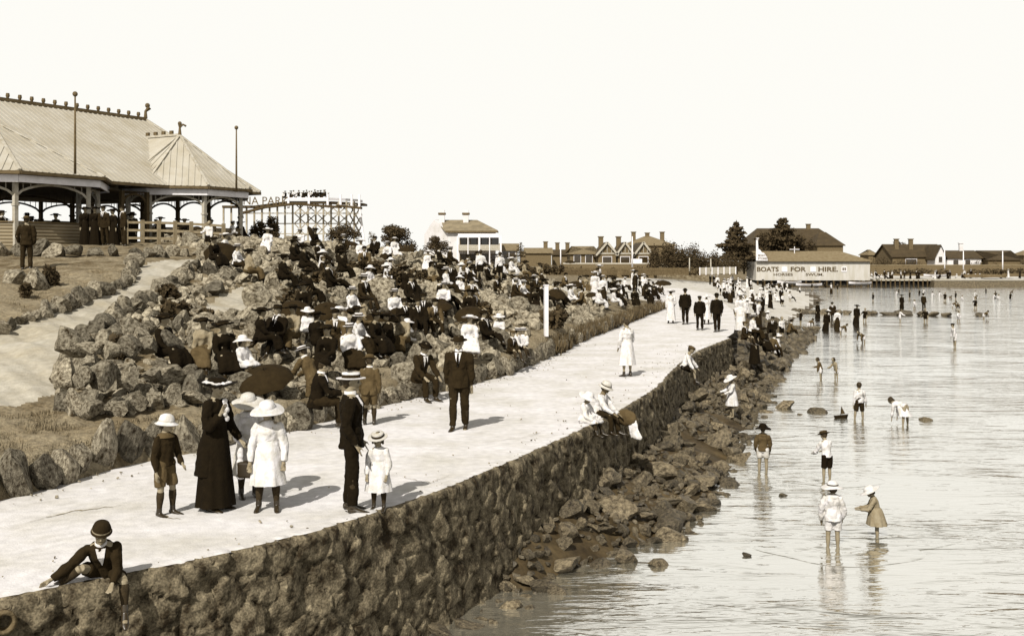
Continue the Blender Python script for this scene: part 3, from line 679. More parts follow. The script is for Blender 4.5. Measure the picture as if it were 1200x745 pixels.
    for sg in (1, -1):
        b.ell(hc + HM @ V((sg * .35 * hl, -.03 * hl, -.06 * hl)), (.04 * hl, .07 * hl, .11 * hl), HM, 6, 5)
        b.ell(hc + HM @ V((sg * .17 * hl, .27 * hl, -.10 * hl)), (.10 * hl, .08 * hl, .09 * hl), HM, 6, 5)
    b.tube([ne - sp * .03 * k, nk, hc + HM @ V((0, -.04 * hl, -.12 * hl))], [(.036 * k, .034 * k), (.031 * k, .032 * k), (.034 * k, .034 * k)], 10)
    b.tube([P - sp * .02 * k, P + sp * tor * .35, P + sp * tor * .75, P + sp * tor * .96, ne], [(.080 * k, .058 * k), (.070 * k, .052 * k), (.088 * k, .060 * k), (.085 * k, .045 * k), (.04 * k, .036 * k)], 12, fw)
    for s_ in 'RL':
        b.tube([d['s' + s_] - sp * .01 * k, d['s' + s_].lerp(d['e' + s_], .3), d['e' + s_]], [.030 * k, .028 * k, .023 * k], 8)
        b.tube([d['e' + s_], d['e' + s_].lerp(d['w' + s_], .3), d['w' + s_]], [.023 * k, .024 * k, .0155 * k], 8)
        w_, hv = d['w' + s_], d['hd' + s_]
        across = hv.cross(fw); across = across.normalized() if across.length > .2 else sidev
        palmn = across.cross(hv).normalized(); sg = 1 if s_ == 'R' else -1
        pe = w_ + hv * hn * .5
        b.tube([w_, w_ + hv * hn * .2, pe], [(.014 * k, .012 * k), (.021 * k, .011 * k), (.022 * k, .009 * k)], 8, palmn)
        inward = across if (across.x * -sg) > 0 else -across
        if detail:
            fr = max(.0052 * k, vox * .62)
            for fi, (o_, ln) in enumerate(((-.0165, .44), (-.0055, .5), (.0055, .47), (.0165, .36))):
                rt = w_ + hv * hn * .4 + across * (o_ * k); c1 = rt + hv * hn * (.12 + ln * .45) + across * (o_ * k * .25); c2 = c1 + (hv - fw * 0 + inward * .25).normalized() * hn * ln * .55
                b.tube([rt, c1, c2], [fr, fr, fr * .85], 6)
            tb = w_ + hv * hn * .15 + fw * .008 * k; b.tube([tb, tb + (hv * .6 + fw * .8).normalized() * hn * .3, tb + (hv * .95 + fw * .5).normalized() * hn * .5], [fr * 1.2, fr * 1.1, fr], 6)
        else: b.ell(pe + hv * hn * .2, (.016 * k, .014 * k, .03 * k), hv.to_track_quat('Z', 'Y').to_matrix(), 7, 5)
    for s_ in 'RL':
        b.tube([d['h' + s_] + V((0, 0, .02 * k)), d['h' + s_].lerp(d['k' + s_], .3), d['k' + s_]], [.048 * k, .047 * k, .031 * k], 9)
        b.tube([d['k' + s_], d['k' + s_].lerp(d['a' + s_], .32), d['k' + s_].lerp(d['a' + s_], .75), d['a' + s_]], [.030 * k, .031 * k, .020 * k, .019 * k], 9)
        fd = d['fd' + s_]; a_ = d['a' + s_]; heel = a_ - fd * .03 * k + V((0, 0, -.024 * k))
        b.tube([a_ + V((0, 0, .005)), heel + fd * .02 * k, a_ + fd * .06 * k + V((0, 0, -.02 * k)), d['t' + s_]], [.02 * k, .020 * k, (.024 * k, .014 * k), (.018 * k, .009 * k)], 8, (0, 0, 1))
    bo = remesh(b, 'body', skin_m, vox, root, 3, slots=[M_EYE, M_LIP])
    me = bo.data
    if detail:
        ey = [hc + HM @ V((sg * .145 * hl, .36 * hl, -.015 * hl)) for sg in (1, -1)]; mo = hc + HM @ V((0, .38 * hl, -.28 * hl)); HI = HM.inverted()
        for p_ in me.polygons:
            c = p_.center
            if min((c - e).length for e in ey) < max(.08 * hl, vox * .85): p_.material_index = 1
            else:
                q = HI @ (c - mo)
                if abs(q.x) < .13 * hl and abs(q.z) < max(.035 * hl, vox * .6) and abs(q.y) < .1 * hl: p_.material_index = 2
    # ---- legs
    if legs == 'stock':
        for s_ in 'RL':
            m = MB().tube([d['k' + s_].lerp(d['a' + s_], .12), d['k' + s_].lerp(d['a' + s_], .36), d['k' + s_].lerp(d['a' + s_], .75), d['a' + s_] + V((0, 0, -.01))], [.0335 * k, .0355 * k, .025 * k, .024 * k], 10)
            m.build('stocking', M_SOCK, root, True)
    if shoes:
        for s_ in 'RL':
            fd = d['fd' + s_]; a_ = d['a' + s_]; ml = MB()
            up = V((0, 0, 1)) if fd.z > -.6 else V((0, -1, 0))
            hgt = .023 * k
            ml.tube([a_ + (d['k' + s_] - a_).normalized() * .05 * k, a_], [.026 * k, .027 * k], 9)
            ml.tube([a_ - fd * .034 * k - up * .018 * k, a_ + fd * .01 * k - up * .016 * k, a_ + fd * .06 * k - up * .024 * k, a_ + fd * .10 * k - up * .027 * k, a_ + fd * .13 * k - up * .029 * k],
                    [(.018 * k, .020 * k), (.025 * k, .025 * k), (.028 * k, .019 * k), (.026 * k, .014 * k), (.012 * k, .009 * k)], 10, up)
            remesh(ml, 'shoe', M_LEATHER, vox * .9, root, 2)
    # ---- clothes
    def torso_rings(g, lo=-.06, waist=1.0):
        return [P + sp * (lo * k), P + sp * tor * .10, P + sp * tor * .38, P + sp * tor * .72, P + sp * tor * .93, ne - sp * .004 * k], \
               [((.098 + g) * k, (.075 + g) * k), ((.092 + g) * k, (.070 + g) * k), ((.078 * waist + g) * k, (.060 * waist + g) * k), ((.094 + g) * k * wide, (.070 + g) * k), ((.080 + g) * k * wide, (.050 + g) * k), ((.040 + g) * k, (.040 + g) * k)]
    def sleeves(m, g, to=1.0):
        for s_ in 'RL':
            s, e, w_ = d['s' + s_], d['e' + s_], d['w' + s_]
            m.ell(s - sp * .006 * k, ((.034 + g) * k,) * 3, None, 8, 6)
            m.tube([s - sp * .012 * k, s.lerp(e, .35), e], [(.034 + g) * k, (.037 + g) * k, (.031 + g) * k], 9)
            if to > .5: m.tube([e, e.lerp(w_, .45), e.lerp(w_, to)], [(.031 + g) * k, (.030 + g) * k, (.023 + g) * k], 9)
    def legtubes(m, g, to=1.0, flare=0):
        for s_ in 'RL':
            h_, q, a_ = d['h' + s_], d['k' + s_], d['a' + s_]
            m.ell(h_, ((.058 + g) * k, (.062 + g) * k, (.058 + g) * k), None, 9, 7)
            if to <= 1: m.tube([h_, h_.lerp(q, .4), h_.lerp(q, to)], [(.056 + g) * k, (.053 + g) * k, (.044 + g + flare) * k], 10)
            else:
                m.tube([h_, h_.lerp(q, .4), q], [(.056 + g) * k, (.052 + g) * k, (.040 + g) * k], 10)
                m.tube([q, q.lerp(a_, .5), q.lerp(a_, to - 1)], [(.040 + g) * k, (.037 + g) * k, (.034 + g) * k], 10)
    if bottom:
        kind, tone = bottom[0], TONE[bottom[1]] if isinstance(bottom[1], str) else bottom[1]
        m = MB()
        if kind in ('trousers', 'shorts'):
            m.tube([P + sp * .10 * k, P + sp * .03 * k, P - V((0, 0, .035 * k))], [(.082 * k, .062 * k), (.086 * k, .066 * k), (.080 * k, .062 * k)], 12, fw)
            legtubes(m, .002 if kind == 'trousers' else .004, 1.95 if kind == 'trousers' else (hem or .93), .004)
            remesh(m, kind, tone, vox, root, 3, .012 * k, 10, (1, 1, .5))
        elif kind in ('skirt', 'dress_skirt'):
            ln = hem or 1.9                                     # in leg segments: 1 = knee, 1.9 = ankle
            kc = (d['kR'] + d['kL']) / 2; ac = (d['aR'] + d['aL']) / 2; hcn = (d['hR'] + d['hL']) / 2
            bent = abs(nrm(lR[0]).z) < .75 or abs(nrm(lL[0]).z) < .75
            w1 = bottom[2] if len(bottom) > 2 else 1.0
            if not bent:
                end = hcn + V((0, (kc.y - hcn.y) * .6, 0)) ; zb = max(.02 * k, hcn.z - (ln * (hcn.z - fh) / 2.0)) if ln < 1.9 else .035 * k
                wst = P + sp * .11 * k; pts = []; rr = []
                for t_ in (0, .08, .25, .5, .75, 1):
                    pts.append(V((wst.x * (1 - t_) + end.x * t_, wst.y * (1 - t_) + end.y * t_, wst.z + (zb - wst.z) * t_)))
                    f = (.066, .084, .104, .118, .132, .146)[(0, .08, .25, .5, .75, 1).index(t_)]; rr.append((f * k * w1, (f * .92) * k * w1))
                n = 28; m2 = MB(); vs = []; ph = random.random() * 6
                zs = [0, .04, .1, .2, .32, .45, .58, .7, .82, .92, 1]
                for t_ in zs:
                    f = np.interp(t_, (0, .08, .25, .5, .75, 1), (.066, .084, .104, .118, .132, .146)) * k * w1
                    c = V((wst.x * (1 - t_) + end.x * t_, wst.y * (1 - t_) + end.y * t_, wst.z + (zb - wst.z) * t_))
                    for q in range(n * 2):
                        a = math.pi * q / n; fo = 1 + t_ * (.05 * math.sin(a * 7 + ph + t_) + .035 * math.sin(a * 12 + 2 * ph - t_ * 2))
                        vs.append(c + sidev * (math.cos(a) * f * fo) + V((0, 1, 0)) * (math.sin(a) * f * .9 * fo))
                N2 = n * 2
                fs = [(i * N2 + q, i * N2 + (q + 1) % N2, (i + 1) * N2 + (q + 1) % N2, (i + 1) * N2 + q) for i in range(len(zs) - 1) for q in range(N2)]
                fs.append(tuple(range(N2)))
                m2.add(vs, fs); m2.build('skirt', tone, root, True)
            else:
                m.ell(hcn, (.085 * k, .09 * k, .07 * k), None, 12, 8)
                for s_ in 'RL':
                    m.tube([d['h' + s_], d['k' + s_]], [.068 * k, .056 * k], 12)
                    if ln > 1: m.tube([d['k' + s_], d['k' + s_].lerp(d['a' + s_], ln - 1)], [(.058 * k, .05 * k), (.066 * k * w1, .06 * k * w1)], 12)
                    m.tube([d['hR'].lerp(d['kR'], .5), d['hL'].lerp(d['kL'], .5)], [.06 * k, .06 * k], 8)
                m.tube([hcn, kc], [(.08 * k, .06 * k), (.075 * k, .06 * k)], 12)
                if ln > 1: m.tube([kc, kc.lerp(ac, ln - 1)], [(.07 * k, .05 * k), (.09 * k * w1, .055 * k * w1)], 12)
                m.tube([P + sp * .1 * k, hcn], [(.075 * k, .06 * k), (.09 * k, .075 * k)], 12, fw)
                remesh(m, 'skirt', tone, vox * 1.1, root, 4, .022 * k, 7)
    if top:
        kind, tone = top[0], TONE[top[1]] if isinstance(top[1], str) else top[1]
        m = MB(); lo = {'jacket': -.075, 'coat': -.075, 'shirt': -.015, 'blouse': -.01, 'bodice': -.02, 'sailor': -.05}[kind]
        if kind in ('jacket', 'coat'):
            p_, r_ = torso_rings(.010, lo); r_[0] = (.106 * k * 1.02, .088 * k)
            if kind == 'coat' :
                p_ = [P + V((0, .0, -.27 * k))] + p_; r_ = [(.125 * k, .11 * k)] + r_
            m.tube(p_, r_, 14, fw); sleeves(m, .005, .97)
            remesh(m, kind, tone, vox, root, 3, .013 * k, 11, (1, 1, .8))
            fr = fw
            if not collar == 'none':
                a0 = ne + fr * .052 * k - sp * .012 * k; zt = (ne - P).length
                A = P + sp * (tor * .50) + fr * .0795 * k; B1 = ne - sp * .012 * k + fr * .052 * k - sidev * .034 * k; B2 = ne - sp * .012 * k + fr * .052 * k + sidev * .034 * k
                C = P + sp * (tor * .80) + fr * .0855 * k
                MB().add([A, C - sidev * .022 * k, C + sidev * .022 * k, B1, B2, A - fr * .03 * k, C - sidev * .03 * k - fr * .04 * k, C + sidev * .03 * k - fr * .04 * k, B1 - fr * .05 * k, B2 - fr * .05 * k],
                         [(0, 1, 2), (1, 3, 4, 2), (0, 5, 6, 1), (1, 6, 8, 3), (2, 7, 5, 0), (4, 9, 7, 2), (3, 8, 9, 4), (5, 7, 6), (6, 7, 9, 8)]).build('shirt_front', M_WHITE, root)
                if sex == 'm' and collar != 'open':
                    MB().tube([ne - sp * .02 * k + fr * .058 * k, C + fr * .006 * k, A + fr * .004 * k + sp * .01], [(.008 * k, .005 * k), (.011 * k, .005 * k), (.012 * k, .004 * k)], 6, fr).build('necktie', M_BLACK, root, True)
                MB().lathe([(.043 * k, -.012 * k), (.041 * k, .018 * k), (.036 * k, .018 * k), (.036 * k, -.012 * k)], ne, Matrix((sidev, fr, sp)).transposed() if abs(fr.dot(sp)) < .3 else None, 14).build('collar', M_WHITE, root, True)
        else:
            p_, r_ = torso_rings(.006 if kind != 'sailor' else .010, lo, .9 if sex == 'f' and not ch else 1.0)
            if kind in ('blouse', 'bodice') and not ch and sex == 'f':
                r_[3] = (r_[3][0], r_[3][1] * 1.18)
            if kind == 'sailor': r_[0] = (.105 * k, .088 * k)
            m.tube(p_, r_, 14, fw); sleeves(m, .004 if kind != 'sailor' else .006, sleeve)
            remesh(m, 'bodice' if kind == 'bodice' else ('blouse' if kind == 'sailor' else kind), tone, vox, root, 3, .015 * k, 12, (1, 1, .7))
            if collar in TONE or kind == 'sailor':
                ct = TONE.get(collar, M_WHITE)
                MB().lathe([(.088 * k, -.035 * k), (.07 * k, -.006 * k), (.04 * k, .010 * k), (.036 * k, .006 * k)], ne - sp * .004 * k, None, 18, sx=1.05, sy=.85).build('collar', ct, root, True)
    # ---- hair
    hp = MB(); 
    if hair in ('short', 'bun', 'long', 'bob'):
        hm = MB(); hm.ell(hc + HM @ V((0, -.12 * hl, .10 * hl)), (.39 * hl, .44 * hl, .40 * hl), HM, 12, 9); hm.ell(hc + HM @ V((0, -.22 * hl, -.16 * hl)), (.30 * hl, .27 * hl, .24 * hl), HM, 10, 7)
        if hair == 'bun': hm.ell(hc + HM @ V((0, -.46 * hl, .0)), .18 * hl, HM, 8, 6); hm.ell(hc + HM @ V((0, -.05 * hl, .16 * hl)), (.43 * hl, .46 * hl, .36 * hl), HM, 10, 7)
        if hair in ('long', 'bob'):
            L = .75 if hair == 'long' else .45
            hm.tube([hc + HM @ V((0, -.25 * hl, .1 * hl)), hc + HM @ V((0, -.33 * hl, -.3 * hl)), hc + HM @ V((0, -.36 * hl, -L * hl))], [(.36 * hl, .22 * hl), (.36 * hl, .16 * hl), (.26 * hl, .1 * hl)], 10)
            for sg in (1, -1): hm.tube([hc + HM @ V((sg * .34 * hl, .06 * hl, .1 * hl)), hc + HM @ V((sg * .36 * hl, .0, -.35 * hl))], [.09 * hl, .08 * hl], 7)
        remesh(hm, 'hair', M_HAIR, max(vox, .02 if not detail else vox), root, 2, .006, 30, (1, 1, .4))
    # ---- hat
    if hat:
        HMt = HM @ Matrix.Rotation(R(tilt), 3, 'X')
        hb = hc + HM @ V((0, -.06 * hl, .17 * hl)); ht = TONE[hattone]
        s = hl
        def H(prof, name, m_, par, z=0, n=26, sy=1.12, wob=None):
            o = MB().lathe(prof, hb + HMt @ V((0, 0, z)), HMt, n, sy=sy, wob=wob).build(name, m_, par, True)
            smooth_by(o.data, 50); return o
        if hat == 'boater':
            ho = H([(0, .30 * s), (.40 * s, .30 * s), (.415 * s, .285 * s), (.42 * s, .03 * s), (.68 * s, .02 * s), (.68 * s, -.01 * s), (.40 * s, -.01 * s)], 'hat', ht, root)
            H([(.428 * s, .20 * s), (.432 * s, .20 * s), (.432 * s, .035 * s), (.42 * s, .035 * s)], 'hat_band', M_BAND, ho)
        elif hat == 'felt':
            ho = H([(0, .30 * s), (.18 * s, .33 * s), (.34 * s, .36 * s), (.39 * s, .30 * s), (.415 * s, .04 * s), (.5 * s, .0), (.62 * s, .03 * s), (.655 * s, .065 * s), (.64 * s, .02 * s), (.5 * s, -.025 * s), (.40 * s, -.01 * s)], 'hat', ht, root)
            if hatband: H([(.413 * s, .15 * s), (.425 * s, .15 * s), (.43 * s, .03 * s), (.41 * s, .03 * s)], 'hat_band', M_BAND, ho)
        elif hat == 'bowler':
            ho = H([(0, .40 * s), (.2 * s, .38 * s), (.34 * s, .29 * s), (.40 * s, .16 * s), (.415 * s, .02 * s), (.5 * s, -.01 * s), (.58 * s, .05 * s), (.57 * s, .0), (.5 * s, -.035 * s), (.4 * s, -.01 * s)], 'hat', ht, root)
        elif hat == 'dome':
            ho = H([(0, .42 * s), (.2 * s, .40 * s), (.35 * s, .31 * s), (.42 * s, .14 * s), (.44 * s, -.02 * s), (.50 * s, -.10 * s), (.48 * s, -.12 * s), (.42 * s, -.04 * s)], 'hat', ht, root)
            H([(.436 * s, .06 * s), (.446 * s, .06 * s), (.45 * s, .0 * s), (.44 * s, .0 * s)], 'hat_band', M_GREY, ho)
        elif hat == 'bucket':
            ho = H([(0, .42 * s), (.2 * s, .40 * s), (.36 * s, .30 * s), (.43 * s, .12 * s), (.45 * s, -.04 * s), (.56 * s, -.16 * s), (.66 * s, -.20 * s), (.64 * s, -.23 * s), (.52 * s, -.18 * s), (.42 * s, -.06 * s)], 'hat', ht, root)
            if hatband: H([(.442 * s, .05 * s), (.452 * s, .05 * s), (.456 * s, -.04 * s), (.445 * s, -.04 * s)], 'hat_band', M_BAND if hattone in 'wsc' and hatdark else M_CREAM, ho)
        elif hat == 'sun':
            ph = random.random() * 6
            ho = H([(0, .40 * s), (.2 * s, .39 * s), (.38 * s, .30 * s), (.45 * s, .12 * s), (.48 * s, .0), (.72 * s, -.06 * s), (.95 * s, -.20 * s), (.94 * s, -.23 * s), (.7 * s, -.10 * s), (.44 * s, -.03 * s)], 'hat', ht, root, wob=lambda a, r: r * .09 * math.sin(2 * a + ph) if r > .6 * s else 0)
            H([(.462 * s, .10 * s), (.475 * s, .10 * s), (.492 * s, .005 * s), (.475 * s, .005 * s)], 'hat_band', M_BAND if hatdark else ht, ho)
        elif hat == 'wide':
            ph = random.random() * 6
            ho = H([(0, .34 * s), (.3 * s, .34 * s), (.46 * s, .27 * s), (.52 * s, .1 * s), (.54 * s, .0), (.8 * s, .0), (1.02 * s, .07 * s), (1.0 * s, .03 * s), (.78 * s, -.04 * s), (.5 * s, -.02 * s)], 'hat', ht, root, wob=lambda a, r: r * .10 * math.sin(2 * a + ph) if r > .6 * s else 0)
            tm = MB()
            for q in range(9):
                a = q * .7 + ph; tm.ell(hb + HMt @ V((math.cos(a) * .56 * s, math.sin(a) * .6 * s, .07 * s + .03 * s * math.sin(q * 2.1))), (.27 * s, .25 * s, .07 * s), None, 8, 5)
            remesh(tm, 'hat_trimming', TONE[hatdark] if hatdark in TONE else M_BAND, max(.014, vox), ho, 1, .012, 30)
        elif hat == 'cap':
            ho = H([(0, .30 * s), (.26 * s, .29 * s), (.44 * s, .20 * s), (.45 * s, .10 * s), (.40 * s, .0), (.38 * s, -.02 * s)], 'hat', ht, root)
            vm = MB(); vs = [hb + HMt @ V((math.cos(a) * r * s, math.sin(a) * r * 1.15 * s, z * s)) for (r, z) in ((.37, .03), (.56, -.03), (.56, -.05), (.37, .0)) for a in [math.pi * (.18 + .64 * i / 8) for i in range(9)]]
            vm.add(vs, [(j * 9 + i, j * 9 + i + 1, (j + 1) * 9 + i + 1, (j + 1) * 9 + i) for j in range(3) for i in range(8)]).build('cap_peak', ht, ho, True)
    root['_'] = 0; del root['_']
    return root, d, hc, HM
def face(a): return -R(a)                 # a: compass of facing, 0 away from the camera, 90 to the right, 180 to the camera

# ------------------------------------------------------------------ the near figures, one by one
def P3(px, py): return atz(px, py, 0)
g0 = P3(193, 604)
figure(1.28, 'm', vox=.009, aR=((.25, -.05, -1), (.05, .3, -1)), aL=((-.3, .1, -1), (.35, .75, -.55)), lR=((.05, .06, -1), (.0, -.1, -1)), lL=((-.12, .1, -1), (-.06, -.06, -1)), head=(-10, 5, 0),
       top=('shirt', 'd'), bottom=('shorts', 'm'), hem=.9, hat='bucket', hattone='w', loc=g0, rz=face(118), label='small boy, white sun hat, dark shirt and shorts, left of the woman in black', collar='m', hatband=True)
g0 = P3(252, 597)
r1 = figure(1.66, 'f', vox=.011, aR=((.2, .1, -1), (-.3, .75, .85), (-.3, .3, .9)), aL=((-.25, .15, -1), (.1, .6, -.6)), head=(10, 4, 0), top=('blouse', 'k'), bottom=('skirt', 'k', 1.02), hem=1.93,
       hat='wide', hattone='k', hatdark='w', hair='bun', loc=g0, rz=face(112), label='tall woman in a long black coat and white trimmed hat, hand at her chin')
root, d, hc, HM = r1
m = MB(); kk = 1.66; Pz = (d['hR'] + d['hL']) / 2
m.tube([V((0, -.03, .42)), V((0, -.02, .75)), V((0, -.005, Pz.z + .04)), V((0, 0, Pz.z + .17)), V((0, 0, Pz.z + .30)), V((0, 0, Pz.z + .44)), V((0, 0, Pz.z + .485))],
       [(.235, .205), (.205, .18), (.175, .145), (.145, .120), (.178, .140), (.170, .105), (.075, .08)], 18)
for s_ in 'RL':
    m.ell(d['s' + s_], .068, None, 9, 7)
    m.tube([d['s' + s_], d['e' + s_]], [.066, .056], 10); m.tube([d['e' + s_], d['e' + s_].lerp(d['w' + s_], .92)], [.056, .044], 10)
remesh(m, 'coat', M_BLACK, .011, root, 3, .018, 8)
m = MB(); c0 = V((0, .085, Pz.z + .455))
for i in range(5): m.ell(c0 + V((random.uniform(-.035, .035), .04 + .012 * i, -.05 * i)), (.04 - .004 * i, .03, .035), None, 8, 6)
remesh(m, 'lace_jabot', M_WHITE, .009, root, 1, .012, 30)
g0 = P3(284, 588) + V((0, .3, 0))
r2 = figure(1.42, 'f', vox=.010, aR=((.2, .25, -1), (-.25, .8, -.3)), aL=((-.2, .3, -1), (.15, .9, -.35)), head=(25, 12, 0), top=('blouse', 'w'), bottom=('skirt', 'c'), hem=1.25, hat='sun', hattone='c', hair='long',
       loc=g0, rz=face(150), label='girl half hidden between the woman in black and the girl in the wide white hat', collar='w')
g0 = P3(314, 597)
r3 = figure(1.42, 'f', vox=.010, aR=((.22, .1, -1), (.1, .25, -1)), aL=((-.3, .05, -1), (.05, .3, -1)), lR=((.08, .02, -1), (.04, -.02, -1)), lL=((-.07, .12, -1), (-.04, -.05, -1)), head=(12, 14, 0),
       top=('blouse', 'w'), bottom=('skirt', 'w', 1.05), hem=1.16, hat='sun', hattone='w', hair='long', loc=g0, rz=face(172), label='girl in a loose white dress, wide white hat and black stockings')
# the handbag she carries
gb = atz(292, 560, .0); p = P3(300, 592); bag = empty('handbag', V((p.x + .02, p.y - .12, .36)), R(-12), 'dark leather handbag held between the two girls in white', 'handbag')
m = MB(); m.tube([(-.17, 0, 0), (-.18, 0, .1), (-.1, 0, .2)], [.01, .01, .01]); m = MB()
m.box((0, 0, .10), (.44, .13, .20)); ob = m.build('bag_body', M_LEATHER, bag); bv = ob.modifiers.new('b', 'BEVEL'); bv.width = .03; bv.segments = 3
MB().tube([(-.10, 0, .19), (-.09, 0, .27), (0, 0, .31), (.09, 0, .27), (.10, 0, .19)], .009, 8).build('handle', M_LEATHER, bag, True)
MB().box((0, -.067, .15), (.05, .012, .03)).build('clasp', M_CREAM, bag)
p = P3(288, 590); ob = remesh(MB().ell((0, 0, .12), (.055, .05, .13)).ell((0, 0, .28), (.04, .04, .09)).ell((.01, .01, .02), (.05, .05, .05)), 'cloth_bundle', M_WHITE, .012, None, 2, .02, 16)
ob.location = V((p.x - .02, p.y - .18, .36)); tag(ob, 'small white cloth bundle hanging beside the dark handbag', 'bundle')
# man in the boater
g0 = P3(412, 599)
figure(1.74, 'm', vox=.011, spine=(0, -.03, 1), aR=((.16, -.14, -1), (-.05, .45, -.85)), aL=((-.16, .0, -1), (.05, .5, -.85)), lR=((.05, .06, -1), (.02, -.02, -1)), lL=((-.05, -.02, -1), (-.02, -.10, -1)), head=(8, 0, 0),
       top=('jacket', 'k'), bottom=('trousers', 'k'), hat='boater', hattone='w', loc=g0, rz=face(84), label='man in a dark suit and white boater with black band standing at the promenade edge')
g0 = P3(444, 597)
figure(1.0, 'f', vox=.009, aR=((.25, .1, -1), (-.1, .5, -.9)), aL=((-.25, .1, -1), (.1, .4, -.9)), head=(0, 18, 0), top=('blouse', 'w'), bottom=('skirt', 'w', 1.15), hem=1.12, hat='boater', hattone='c', hair='bob',
       loc=g0, rz=face(190), label='smallest child in a white smock and straw hat beside the man in the boater')
g0 = P3(538, 504)
figure(1.74, 'm', vox=.012, wide=1.0, aR=((.14, -.12, -1), (-.02, -.25, -1)), aL=((-.12, -.1, -1), (.04, -.15, -1)), lR=((.03, .16, -1), (.0, .04, -1)), lL=((-.03, -.08, -1), (.0, -.28, -1), (0, .9, -.45)), head=(0, 6, 0),
       top=('jacket', 'd'), bottom=('trousers', 'd'), hat='felt', hattone='d', collar='tie', loc=g0, rz=face(186), label='man in a dark three piece suit and felt hat walking towards the camera')
root = bpy.context.scene.objects[-1]
g0 = P3(433, 498)
figure(1.38, 'm', vox=.011, aR=((.25, -.05, -1), (-.1, .3, -1)), aL=((-.25, -.05, -1), (.1, .3, -1)), head=(-12, 15, 0), top=('jacket', 'm'), bottom=('shorts', 'm'), hem=.92, hat='felt', hattone='m', loc=g0, rz=face(5),
       label='boy in a brown jacket, shorts and hat seen from behind on the promenade', collar='w')
# seated man beside the walking one
sp_ = P3(490, 470) + V((0, .25, 0))
figure(1.72, 'm', vox=.013, seat=.42, spine=(.0, .35, 1), aR=((.1, .5, -1), (-.1, .9, -.6)), aL=((-.1, .5, -1), (.1, .9, -.7)), lR=((.12, 1, -.08), (.02, .12, -1)), lL=((-.12, 1, -.1), (-.02, .02, -1)), head=(0, 22, 0),
       top=('jacket', 'd'), bottom=('trousers', 'd'), hat='felt', hattone='k', loc=sp_, rz=face(140), label='man in a dark suit and hat sitting bent forward on the border stones')
# boy seated on the edge of the wall, one leg hanging
e_w = P3(112, 679); we = V((e_w.x + .05, e_w.y + .12, 0.01))
figure(1.30, 'm', vox=.008, seat=-.03, spine=(.06, .62, 1), aR=((.9, .5, -.75), (.85, .25, -.6), (.8, .3, -.4)), aL=((-.12, .2, -1), (.2, .9, -.5)),
       lR=((.50, .95, .40), (.85, -.15, -.62), (.8, .4, -.3)), lL=((-.48, 1.0, -.12), (-.04, .14, -1), (-.1, .75, -.55)), head=(-4, 22, -4), top=('jacket', 'd'), bottom=('shorts', 'd'), hem=.72, hat='dome', hattone='d',
       loc=we, rz=face(166), label='boy in a dark jacket and round hat sitting on the wall edge', collar='open')
# bent boy in the straw hat and the seated man with a paper
sp_ = P3(366, 492) + V((0, .1, 0))
figure(1.5, 'm', vox=.012, spine=(0, .55, 1), aR=((.1, .7, -.9), (-.2, .8, -.6)), aL=((-.1, .6, -1), (.15, .9, -.4)), lR=((.06, .25, -1), (.02, -.1, -1)), lL=((-.06, .05, -1), (-.02, -.05, -1)), head=(0, 20, 0), top=('jacket', 'm'), bottom=('shorts', 'm'),
       hem=.95, hat='boater', hattone='w', loc=sp_, rz=face(-60), label='youth in a white straw boater leaning forward over the border stones', collar='w')
sp_ = P3(378, 506)
figure(1.7, 'm', vox=.012, seat=.42, spine=(0, .18, 1), aR=((.15, .5, -1), (-.2, 1, .0)), aL=((-.15, .4, -1), (.2, 1, -.1)), lR=((.1, 1, .02), (.02, .12, -1)), lL=((-.1, 1, -.06), (-.02, .0, -1)), head=(-5, 24, 0), top=('jacket', 'k'), bottom=('trousers', 'd'),
       hat='bowler', hattone='k', loc=sp_ + V((-.15, .2, 0)), rz=face(78), label='man in a black bowler sitting side on and reading on the border stones')
rd = MB(); rd.add([(0, 0, 0), (.26, .03, .02), (.26, .03, .34), (0, 0, .32), (0, .008, 0), (.26, .038, .02), (.26, .038, .34), (0, .008, .32)], [(0, 1, 2, 3), (7, 6, 5, 4), (0, 4, 5, 1), (1, 5, 6, 2), (2, 6, 7, 3), (3, 7, 4, 0)])
ob = rd.build('newspaper', M_WHITE); ob.location = sp_ + V((.42, .18, .62)); ob.rotation_euler = (R(25), 0, R(70)); tag(ob, 'folded white newspaper held by the man in the black bowler', 'newspaper')
# woman seen from behind in white
g0 = P3(735, 441)
figure(1.55, 'f', vox=.016, detail=False, aR=((.2, .1, -1), (-.3, .6, -.5)), aL=((-.2, .05, -1), (.1, .5, -.8)), head=(-20, 12, 0), top=('blouse', 'w'), bottom=('skirt', 'w', 1.0), hem=1.35, hair='bun', legs=None, shoes=True, loc=g0, rz=face(-28),
       label='dark haired young woman in a plain white dress standing alone on the promenade')
